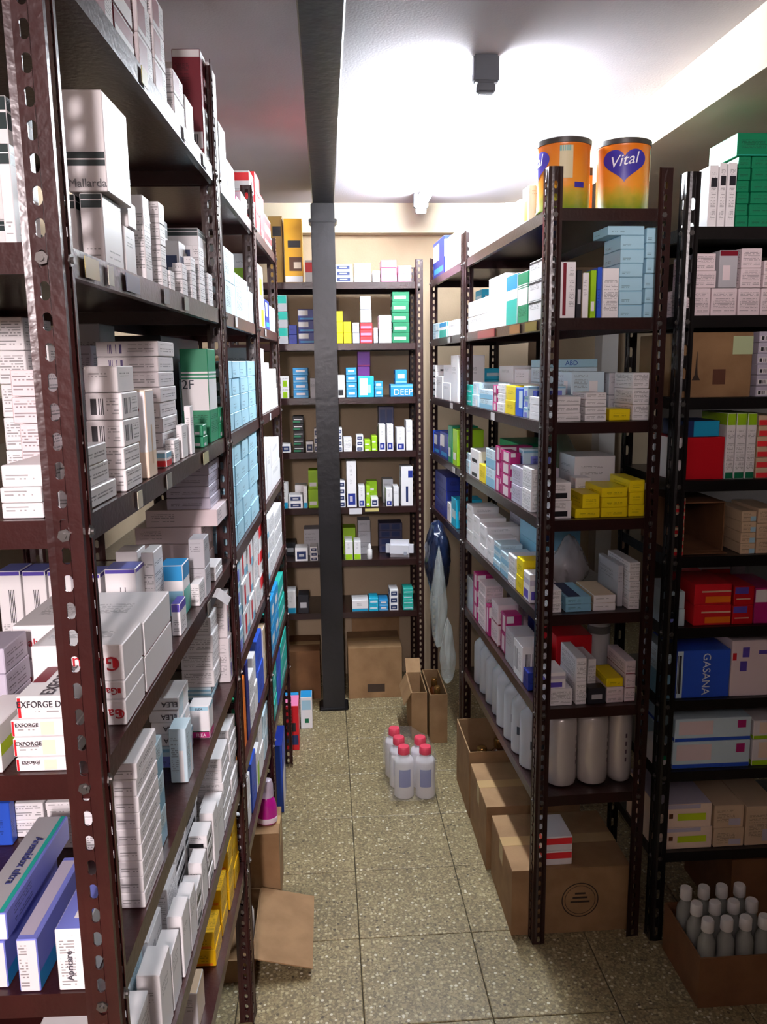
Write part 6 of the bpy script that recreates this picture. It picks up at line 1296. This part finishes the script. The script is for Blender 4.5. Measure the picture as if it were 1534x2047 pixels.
# --- formula cans
def can_paint(nt, p):
    tc = N(nt, 'ShaderNodeTexCoord'); sp = N(nt, 'ShaderNodeSeparateXYZ'); nt.links.new(tc.outputs['Object'], sp.inputs[0])
    nz = N(nt, 'ShaderNodeTexNoise'); nz.inputs['Scale'].default_value = 45; nt.links.new(tc.outputs['Object'], nz.inputs['Vector'])
    h = math_n(nt, 'ADD', sp.outputs[2], math_n(nt, 'MULTIPLY', nz.outputs['Fac'], 0.03)); h = math_n(nt, 'MULTIPLY', h, 5.8)
    r = ramp(nt, [(0.12, lin('#6f8a1c')), (0.30, lin('#b9a02a')), (0.42, lin('#e8962a')), (0.95, lin('#e67a1c'))]); nt.links.new(h, r.inputs[0]); nt.links.new(r.outputs[0], p.inputs['Base Color'])
    p.inputs['Roughness'].default_value = 0.35
CANM = nmat('orange_can_print', can_paint)
def can(loc, rz, label):
    e = empty('formula_can', loc, rz); tag(e, label, 'can', 'orange formula cans on the right rack')
    r, h = .0615, .150; bm = bmesh.new()
    lathe(bm, [(r - .003, 0), (r, .002), (r, .005), (r - .0015, .007), (r - .0015, h - .010), (r, h - .008), (r, h - .004), (r - .002, h - .003)], 48); obj('body', bm, CANM, e, True)
    bm = bmesh.new(); lathe(bm, [(r - .004, h - .004), (r + .0015, h - .0035), (r + .0018, h + .007), (r - .001, h + .009), (r - .006, h + .0075), (.01, h + .007)], 48); obj('lid', bm, mat('#3a3430', .4), e, True)
    # heart panel
    pts = []
    for i in range(72):
        t = 2 * PI * i / 72; pts.append((16 * math.sin(t) ** 3 * .0032, (13 * math.cos(t) - 5 * math.cos(2 * t) - 2 * math.cos(3 * t) - math.cos(4 * t)) * .0025 + .104))
    bm = bmesh.new(); rows = []
    cxv = [bm.verts.new((x * k, .0006, .104 + (z - .104) * k)) for k in (.33, .66, 1.0) for x, z in pts]; c0 = bm.verts.new((0, .0006, .104)); n = 72
    for i in range(n):
        j = (i + 1) % n; bm.faces.new((c0, cxv[i], cxv[j]))
        for k in (0, 1): bm.faces.new((cxv[k*n+i], cxv[(k+1)*n+i], cxv[(k+1)*n+j], cxv[k*n+j]))
    bend(bm.verts, r - .0008); hp = obj('heart_panel', bm, mat('#3a2f9a', .35), e, True)
    me = text_mesh('Vital').copy(); bm = bmesh.new(); bm.from_mesh(me); bmesh.ops.subdivide_edges(bm, edges=[q for q in bm.edges if q.calc_length() > .15], cuts=3)
    for q in bm.verts: q.co = Vector((q.co.x * .036 + q.co.y * .008, .0014 + q.co.z * .02, .110 + q.co.y * .036 + q.co.x * .006))
    bend(bm.verts, r - .0008); obj('lettering', bm, mat('#f2f2f6', .4), hp)
    for (xa, xb, za, zb, cc, nm) in ((.075, .105, .07, .14, '#cfc39a', 'nutrition_panel'), (.110, .135, .05, .062, '#3a2f9a', 'print_block'), (.075, .10, .128, .14, '#7fb0a8', 'print_block')):
        bm = bmesh.new()
        for k in range(6):
            x0, x1 = xa + (xb - xa) * k / 6, xa + (xb - xa) * (k + 1) / 6; bm.faces.new([bm.verts.new((x, .0006, z)) for x, z in ((x0, za), (x1, za), (x1, zb), (x0, zb))])
        bmesh.ops.remove_doubles(bm, verts=bm.verts[:], dist=1e-5); bend(bm.verts, r - .0008); obj(nm, bm, mat(cc, .45), e)
can(RP(.090, .205, 1.8402), math.radians(-16), 'orange can with violet heart and white lettering facing forward')
can(RP(.090, .062, 1.8402), math.radians(-95), 'orange can turned sideways beside the rack corner post')
# --- generic bottle
def bottle(name, loc, label, cat, group, r, h, body, cap, capm, neck=.4, sx=1.0, sup=None, labelm=None, lab=(.25, .6)):
    e = empty(name, loc, random.uniform(-.4, .4)); tag(e, label, cat, group); z1 = h * .70
    bm = bmesh.new(); lathe(bm, [(r * .9, 0), (r, .004), (r, z1), (r * .93, z1 + h * .05), (r * .62, z1 + h * .11), (r * neck, z1 + h * .14), (r * neck, h * .88)], 24, sx=sx, sup=sup); obj('body', bm, body, e, True)
    bm = bmesh.new(); lathe(bm, [(r * neck * 1.25, h * .86), (r * neck * 1.3, h * .865), (r * neck * 1.25, h * .985), (r * neck * 1.1, h)], 18); obj('cap', bm, capm, e, True)
    if labelm is not None:
        bm = bmesh.new(); n = 8
        for k in range(n):
            a0, a1 = -2.2 + 1.2 * k / n, -2.2 + 1.2 * (k + 1) / n
            bm.faces.new([bm.verts.new(((r + .0006) * sx * math.cos(a), (r + .0006) * math.sin(a), z)) for a, z in ((a0, h * lab[0]), (a1, h * lab[0]), (a1, h * lab[1]), (a0, h * lab[1]))])
        bmesh.ops.remove_doubles(bm, verts=bm.verts[:], dist=1e-5); obj('label', bm, labelm, e, True)
    return e
MILK = mat('#d9d4d8', .35, key='milk_plastic', Subsurface_Weight=0.0); REDC = mat('#d8455a', .35); GREYB = mat('#b7bbc0', .45); GREYC = mat('#c9cbd0', .4)
names5 = ['right front', 'left front', 'right rear', 'left rear', 'hindmost']
for k, (x, y) in enumerate(((.318, 2.700), (.243, 2.706), (.308, 2.775), (.232, 2.782), (.222, 2.858))):
    bottle('bottle', (x, y, 0.0005), 'white bottle with red cap, %s in the wrapped floor pack' % names5[k], 'bottle', 'red capped bottles on the floor', .0345, .185, MILK, None, REDC, .48, labelm=mat('#6f78b8', .5))
bm = bmesh.new(); n = 40; prof = []
hull = [(.190, 2.66), (.345, 2.652), (.362, 2.70), (.352, 2.82), (.29, 2.93), (.185, 2.925), (.172, 2.80)]
def ring(z, k, j): 
    out = []; cx_, cy_ = .272, 2.78
    for i in range(len(hull)):
        for t in (0, .5):
            a, b_ = hull[i], hull[(i + 1) % len(hull)]; x, y = a[0] + (b_[0] - a[0]) * t, a[1] + (b_[1] - a[1]) * t
            out.append(bm.verts.new((cx_ + (x - cx_) * k + random.uniform(-j, j), cy_ + (y - cy_) * k + random.uniform(-j, j), z + random.uniform(-j, j))))
    return out
rs = [ring(z, k, .003) for z, k in ((.006, 1.0), (.05, 1.01), (.10, 1.0), (.14, .98), (.165, .9))]
for A, B in zip(rs, rs[1:]):
    for i in range(len(A)): bm.faces.new((A[i], A[(i+1) % len(A)], B[(i+1) % len(A)], B[i]))
tag(obj('shrink_film', bm, WRAP, smooth=True), 'clear plastic film wrapped around the red capped bottles', 'film')
# --- cylinders on the lowest shelf of the right rack
PEARL = mat('#c9c2bd', .22, .25, .6)
for k, v in enumerate((.088, .172, .247)):
    e = empty('wrapped_roll', RP(.075, v, .4155)); tag(e, '%s of three tall pearly wrapped rolls on lowest right shelf' % ('leftmost', 'middle one', 'rightmost')[k], 'roll', 'pearly wrapped rolls')
    bm = bmesh.new(); r = .0405 if k < 2 else .031; lathe(bm, [(r * .7, 0), (r * .93, .006), (r, .018), (r, .168), (r * .96, .182), (r * .82, .192), (r * .5, .197)], 36); obj('body', bm, PEARL, e, True)
    bm = bmesh.new(); 
    for q in range(4): bx(bm, -.0022, .0022, -r - .0006, -r + .0006, .06 + q * .022, .071 + q * .022)
    o = obj('dark_print', bm, mat('#4a3a44', .5), e); o.rotation_euler = (0, 0, .95 if k < 2 else .2)
ords = 'first second third fourth fifth sixth seventh eighth'.split()
for k, u in enumerate((.175, .262, .349, .436, .523, .61, .697, .784)):
    p = RP(u, .046, .4155)
    if k < 4: bottle('plastic_bottle', p, 'big grey-white bottle, %s from camera on lowest right shelf' % ords[k], 'bottle', 'grey-white bottles on lowest right shelf', .039, .20, GREYB, None, GREYC, .42, labelm=mat('#3d4550', .5), lab=(.3, .42))
    else: bottle('plastic_bottle', p, 'narrow-necked grey-white bottle, %s from camera on lowest right shelf' % ords[k], 'bottle', 'grey-white bottles on lowest right shelf', .033, .19, GREYB, None, GREYC, .34)
e = empty('tape_roll', RP(.225, .238, .6506)); tag(e, 'white cylindrical roll on the sixth shelf of right rack', 'roll')
bm = bmesh.new(); lathe(bm, [(.028, 0), (.03, .002), (.03, .15), (.028, .152), (.012, .152), (.011, .145)], 28); obj('body', bm, mat('#c9c8c6', .5), e, True)
bm = bmesh.new(); lathe(bm, [(.0304, .12), (.0306, .121), (.0306, .14), (.0304, .141)], 28); obj('grey_band', bm, mat('#6d6a66', .5), e, True)
# --- cardboard cartons
def carton(name, x0, x1, y0, y1, h, label, m=None, open_top=False, flaps=(), tape=True, z0=0.0, band=None, rz=0.0, group='cardboard cartons on the floor'):
    m = m or KRAFT; cx_, cy_ = (x0 + x1) / 2, (y0 + y1) / 2; a, b_ = (x1 - x0) / 2, (y1 - y0) / 2; t = .004
    e = empty(name, (cx_, cy_, z0 + .0006), rz); tag(e, label, 'carton', group)
    bm = bmesh.new(); bx(bm, -a, a, -b_, b_, 0, t); bx(bm, -a, -a + t, -b_, b_, t, h); bx(bm, a - t, a, -b_, b_, t, h); bx(bm, -a + t, a - t, -b_, -b_ + t, t, h); bx(bm, -a + t, a - t, b_ - t, b_, t, h)
    obj('body', bm, m, e)
    if not open_top:
        for s in (-1, 1):
            bm = bmesh.new(); y_a, y_b = (-b_ + .0005, -.0012) if s < 0 else (.0012, b_ - .0005); bx(bm, -a + .0005, a - .0005, y_a, y_b, h, h + .003); obj('flap', bm, m, e)
        if tape:
            bm = bmesh.new(); bx(bm, -a - .0006, a + .0006, -.022, .022, h + .003, h + .0035); bx(bm, -a - .0008, -a - .0002, -.022, .022, h * .7, h + .003); bx(bm, a + .0002, a + .0008, -.022, .022, h * .7, h + .003); obj('tape', bm, mat('#b7976a', .25), e)
    for (side, angd, ln) in flaps:
        bm = bmesh.new(); ang = math.radians(angd)
        W_ = b_ if side in 'LR' else a
        bx(bm, 0, ln, -W_, W_, 0, .003); o = obj('flap', bm, m, e)
        M = {'L': (Matrix.Translation((-a, 0, h)), PI), 'R': (Matrix.Translation((a, 0, h)), 0), 'F': (Matrix.Translation((0, -b_, h)), -PI / 2), 'B': (Matrix.Translation((0, b_, h)), PI / 2)}[side]
        o.matrix_local = M[0] @ Matrix.Rotation(M[1], 4, 'Z') @ Matrix.Rotation(-ang, 4, 'Y')
    if band:
        bm = bmesh.new(); bx(bm, -a * .3, a * .35, -b_ - .0006, -b_, h * .12, h * .28); obj('dark_print', bm, mat(band, .7), e)
    return e
cA = carton('cardboard_carton', .445, .72, 2.535, 2.80, .235, 'open brown carton under the right rack with a shiny bottle inside', open_top=True)
cB = carton('cardboard_carton', .447, .73, 2.245, 2.52, .200, 'closed brown carton under the middle of the right rack')
cC = carton('cardboard_carton', .458, .775, 1.95, 2.225, .185, 'closed brown carton with round printed emblem behind the corner post')
bm = bmesh.new(); n = 36
for r0, r1 in ((.047, .050), (.040, .0415)):
    ra = [bm.verts.new((r0 * math.cos(2*PI*i/n), 0, r0 * math.sin(2*PI*i/n))) for i in range(n)]; rb = [bm.verts.new((r1 * math.cos(2*PI*i/n), 0, r1 * math.sin(2*PI*i/n))) for i in range(n)]
    for i in range(n): bm.faces.new((ra[i], ra[(i+1) % n], rb[(i+1) % n], rb[i]))
for q in range(3): bx(bm, -.026 + q * .006, .026 - q * .006, -.0003, .0003, -.008 + q * .012, -.003 + q * .012)
obj('round_emblem', bm, mat('#33271d', .8), cC, loc=(.025, -.1382, .095))
AMB = mat('#5a2c10', .08, 0, .6); GOLD = mat('#b98a4a', .25, .8)
for k, (x, y) in enumerate(((.50, 2.60), (.57, 2.66))):
    bottle('amber_bottle', (x, y, .006), ('amber glass bottle with gold cap in the open right carton, nearer one', 'amber glass bottle with gold cap in the open right carton, farther one')[k], 'bottle', 'amber bottles in cartons', .033, .215, AMB, None, GOLD, .4)
for k, zz in enumerate((.1892, .2305)):
    o = bpy.data.objects.new('medicine_box', box_mesh(.078, .11, .040, 'redw')); link(o); o.location = (.582, 2.022, zz); o.rotation_euler = (0, 0, .02); tag(o, '%s red and white box on the emblem carton' % ('lower', 'upper')[k], 'box', 'red boxes on the emblem carton')
carton('cardboard_carton', .073, .317, 3.585, 3.83, .235, 'large kraft carton with a dark stamp beside the black column', band='#3a2a1c')
carton('cardboard_carton', .10, .33, 3.845, 3.895, .31, 'tall flattened kraft carton behind the stamped carton', tape=False)
carton('cardboard_carton', -.25, -.055, 3.60, 3.83, .225, 'brown carton in the corner left of the black column', KRAFTD)
cF = carton('cardboard_carton', .385, .455, 3.10, 3.38, .205, 'narrow kraft carton holding amber bottles below hanging bags', open_top=True)
for k, y in enumerate((3.15, 3.24)):
    bottle('amber_bottle', (.42, y, .006), ('amber glass bottle in narrow carton below the bags, nearer one', 'amber glass bottle in narrow carton below the bags, farther one')[k], 'bottle', 'amber bottles in cartons', .025, .215, AMB, None, GOLD, .4)
carton('cardboard_carton', .315, .378, 3.14, 3.36, .20, 'open kraft carton with raised flap left of amber bottles', open_top=True, flaps=(('L', -62, .06), ('B', 40, .07)))
carton('cardboard_carton', -.41, -.160, 2.14, 2.285, .212, 'brown carton under the middle left rack carrying a magenta bottle')
cS = carton('cardboard_carton', -.50, -.212, 1.84, 2.125, .06, 'open brown carton under the near left rack with a flap on the aisle', open_top=True, flaps=(('R', -14, .15),))
carton('cardboard_carton', 1.04, 1.32, 1.925, 2.2, .20, 'brown carton under the outer right rack', KRAFTD)
# carton lying open towards the viewer on the outer right rack
e = empty('open_carton', (.912, 2.06, 1.0336)); tag(e, 'brown carton lying on its side on the outer right rack', 'carton')
bm = bmesh.new(); a, b_, h, t = .062, .11, .125, .003; bx(bm, -a, a, -b_, b_, 0, t); bx(bm, -a, a, -b_, b_, h - t, h); bx(bm, -a, -a + t, -b_, b_, t, h - t); bx(bm, a - t, a, -b_, b_, t, h - t); bx(bm, -a, a, b_ - t, b_, t, h - t); obj('body', bm, KRAFTD, e)
bm = bmesh.new(); bx(bm, -a + .004, a - .004, -b_ - .03, -b_ - .001, .001, .003); obj('flap', bm, KRAFTD, e)
# crate of capped bottles
carton('bottle_crate', .838, 1.030, 1.665, 1.872, .13, 'low brown crate of white capped bottles before the outer right rack', KRAFTD, open_top=True)
k = 0
for j in range(3):
    for i in range(4):
        k += 1; bottle('capped_bottle', (.866 + i * .046, 1.695 + j * .060, .0055), 'bottle with white cap, %s in %s row of the floor crate' % (('leftmost', 'second', 'third', 'rightmost')[i], ('front', 'middle', 'back')[j]), 'bottle', 'white capped bottles in the crate', .0205, .205, mat('#8b8d88', .2), None, mat('#d9d6d2', .4), .55)
# --- left floor goods
def pbox(name, style, x0, x1, y0, y1, z0, h, label, cat='box', group='boxes standing on the floor', rz=0.0):
    o = bpy.data.objects.new(name, box_mesh(x1 - x0, y1 - y0, h, style)); link(o); o.location = ((x0 + x1) / 2, (y0 + y1) / 2, z0 + .0006); o.rotation_euler = (0, 0, rz); tag(o, label, cat, group); return o
ST['flp'] = ('nb', [('F', .0, .0, 1, 1, 'b'), ('S', 0, 0, .75, .55, 'w2'), ('S', 0, .55, 1, 1, 'b')]); ST['rfl'] = ('r', [('F', .2, .42, .8, .62, 'dk'), ('F', .05, .12, .95, .34, 'navy'), ('T', 0, 0, 1, 1, 'pi')]); ST['wfl'] = ('w', [('F', .35, .18, .7, .32, 'dgr'), ('T', 0, 0, 1, 1, 'sky'), ('F', .1, .6, .9, .9, 'lb')])
pbox('flat_pack', 'flp', -.212, -.175, 2.625, 2.785, 0, .245, 'upright blue and white flat pack leaning by the left rack', 'pack')
pbox('medicine_box', 'rfl', -.195, -.137, 3.09, 3.20, 0, .185, 'red box with dark label standing on the floor')
pbox('medicine_box', 'wfl', -.136, -.088, 3.285, 3.36, 0, .139, 'white box with blue top standing on the floor behind red box')
pbox('medicine_box', 'b2', -.205, -.142, 3.225, 3.28, 0, .165, 'sky blue box standing on the floor behind red box')
e = empty('detergent_bottle', LP(1.49, .045, .2165)); e.location = (-.196, 2.20, .2165); tag(e, 'magenta detergent bottle with clear cap on left floor carton', 'bottle')
bm = bmesh.new(); lathe(bm, [(.024, 0), (.029, .004), (.0295, .045), (.0275, .06), (.0235, .072), (.019, .080)], 28, sx=1.0, sy=.8); obj('body', bm, mat('#b01a86', .15, 0, .6), e, True)
bm = bmesh.new(); lathe(bm, [(.0205, .0805), (.0215, .083), (.0205, .118), (.017, .130), (.008, .134)], 24, sy=.85); obj('cap', bm, clear_plastic('clear_cap', '#d7c9dc', .55), e, True)
bm = bmesh.new(); lathe(bm, [(.0294, .006), (.0299, .008), (.03, .020), (.0299, .021)], 28, sy=.82); obj('label', bm, mat('#e6d8e4', .4), e, True)
e = empty('pump_bottle', (-.2415, 1.985, 0.0055), .4); tag(e, 'white pump dispenser bottle standing on the floor at left', 'bottle')
bm = bmesh.new(); lathe(bm, [(.019, 0), (.021, .003), (.021, .085), (.017, .098), (.009, .104), (.009, .112)], 24); obj('body', bm, mat('#dcdad8', .35), e, True)
bm = bmesh.new(); lathe(bm, [(.011, .110), (.0115, .111), (.011, .122), (.004, .124), (.0035, .138)], 18); obj('collar', bm, mat('#cfcdcb', .4), e, True)
bm = bmesh.new(); lathe(bm, [(.009, .137), (.010, .139), (.009, .146), (.004, .148)], 16); bx(bm, -.004, .004, -.03, 0, .139, .145); obj('pump_head', bm, mat('#d5d3d1', .4), e)
# --- plastic bags
def bag(name, loc, size, label, m, seed, knot=True, squash=1.0):
    bm = bmesh.new(); bmesh.ops.create_icosphere(bm, subdivisions=4, radius=1.0); sx, sy, sz = size
    for q in bm.verts:
        c = q.co.copy(); nn = mnoise.noise(c * 2.2 + Vector((seed, 0, 0))) * .22 + mnoise.noise(c * 6.0 + Vector((0, seed, 0))) * .10; t = (c.z + 1) / 2
        k = (1 + nn) * (1 - .55 * max(0, t - .45) / .55 if knot else 1); q.co = Vector((c.x * k * sx, c.y * k * sy, c.z * (1 + nn * .3) * sz))
    z = min(q.co.z for q in bm.verts)
    for q in bm.verts: q.co.z = max(q.co.z - z - .006, 0.0)
    tag(obj(name, bm, m, smooth=True, loc=loc), label, 'bag', 'plastic bags on the right racks')
NAVB = clear_plastic('navy_bag', '#1a2744', .8)
bag('plastic_bag', (.43, 3.22, .58), (.05, .10, .155), 'dark navy plastic bag hanging at the far right rack', NAVB, 3.1, knot=False)
bag('plastic_bag', (.415, 3.06, .42), (.032, .045, .20), 'long clear plastic bag hanging above the amber bottles', BAG, 8.4)
bag('plastic_bag', (.44, 2.99, .30), (.03, .04, .13), 'short clear crumpled bag hanging beside the rack post', BAG, 5.7)
bag('plastic_bag', RP(.245, .155, .8935), (.052, .048, .075), 'pale dotted plastic bag on fifth shelf of right rack', BAGD, 2.2)
bag('plastic_bag', RP(.43, .175, 1.1285), (.06, .07, .10), 'greenish plastic bag on fourth shelf of right rack', BAGG, 6.6)
# --- back rack extras
e = empty('white_bundle', (.315, 3.62, .6498), -.18); tag(e, 'white padded bundle lying on the sixth back shelf', 'bundle')
bm = bmesh.new(); bx(bm, -.062, .062, -.03, .03, 0, .078); bmesh.ops.bevel(bm, geom=bm.edges[:], offset=.02, segments=4, affect='EDGES'); obj('body', bm, mat('#dedde4', .5), e, True)
bm = bmesh.new(); bx(bm, .02, .035, -.0308, -.03, .015, .03); obj('label', bm, mat('#9aa0ac', .5), e)
e = empty('dropper_bottle', (.178, 3.60, .6496)); tag(e, 'small white bottle standing beside lime boxes on back rack', 'bottle')
bm = bmesh.new(); lathe(bm, [(.011, 0), (.012, .002), (.012, .04), (.007, .047)], 18); obj('body', bm, mat('#e6e4e4', .4), e, True)
bm = bmesh.new(); lathe(bm, [(.008, .046), (.008, .058), (.004, .068)], 16); obj('cap', bm, mat('#f0eeee', .4), e, True)
e = empty('paper_slip', LP(.66, -.01, 1.1056)); tag(e, 'white paper slip sticking out of the near left rack', 'paper')
bm = bmesh.new(); pts = [(-.03, 0, 0), (.03, 0, 0), (.03, .006, .0005), (-.03, .006, .0005), (-.034, -.02, -.014), (.024, -.02, -.016)]; vs = [bm.verts.new(q) for q in pts]; bm.faces.new((vs[0], vs[1], vs[2], vs[3])); bm.faces.new((vs[4], vs[5], vs[1], vs[0]))
r_ = bmesh.ops.solidify(bm, geom=bm.faces[:], thickness=.0004); o = obj('sheet', bm, mat('#ebe4e6', .6), e); o.rotation_euler = (0, 0, PI / 2)
# --- paper tags on the shelf lips (parts of their racks)
def shelf_tag(rk, loc, wd, ht, col, nrm):
    bm = bmesh.new(); bx(bm, -wd / 2, wd / 2, -.0008, 0, -ht / 2, ht / 2); o = obj('shelf_tag', bm, mat(col, .3), rk); o.location = Vector(loc) - rk.location; o.rotation_euler = (0, 0, math.atan2(nrm[1], nrm[0]) + PI / 2)
RACKS = [o for o in COL.objects if o.name.startswith('shelving_rack')]; RACKS.sort(key=lambda o: o.name)
nl = (LP(0, -1, 0) - LP(0, 0, 0)); nr = (RP(0, -1, 0) - RP(0, 0, 0)); nb_ = Vector((0, -1, 0))
for sh, u, c_, wd in ((2, .085, '#b9a86a', .045), (2, .15, '#c2c2b0', .02), (2, .24, '#39425c', .06), (2, .42, '#5a5f66', .03), (2, .56, '#8f938c', .03), (3, .21, '#cfc9b2', .022), (3, .37, '#8e8d84', .03), (3, .66, '#b9b48c', .05), (1, .36, '#b9aa5a', .03), (1, .62, '#8e8f8a', .03), (1, .80, '#a9a9a2', .05), (4, .62, '#8d877c', .03)):
    shelf_tag(RACKS[0], LP(u, -.0003, TL[sh - 1] - .014), wd, .02, c_, nl)
shelf_tag(RACKS[1], LP(1.12, -.0003, TL[1] - .014), .03, .022, '#d9d9dc', nl); shelf_tag(RACKS[2], LP(1.75, -.0003, TL[1] - .014), .03, .02, '#d9d9dc', nl); shelf_tag(RACKS[2], LP(1.8, -.0003, TL[2] - .014), .03, .02, '#d9d9dc', nl)
for sh, u, c_, wd in ((2, .12, '#7a6a1c', .10), (2, .27, '#8a5a2a', .10), (2, .60, '#8a2a34', .22), (3, .50, '#e4dfdc', .045)): shelf_tag(RACKS[3], RP(u, -.0003, TR[sh - 1] - .014), wd, .022, c_, nr)
for sh, u in ((2, 1.2), (3, 1.15), (4, 1.1)): shelf_tag(RACKS[4], RP(u, -.0003, TR[sh - 1] - .014), .05, .02, '#c9c4c4', nr)
shelf_tag(RACKS[5], (.118, 3.5746, TB[4] - .016), .055, .026, '#d9d6da', nb_); shelf_tag(RACKS[5], (.19, 3.5746, TB[4] - .012), .06, .014, '#cfc07a', nb_)
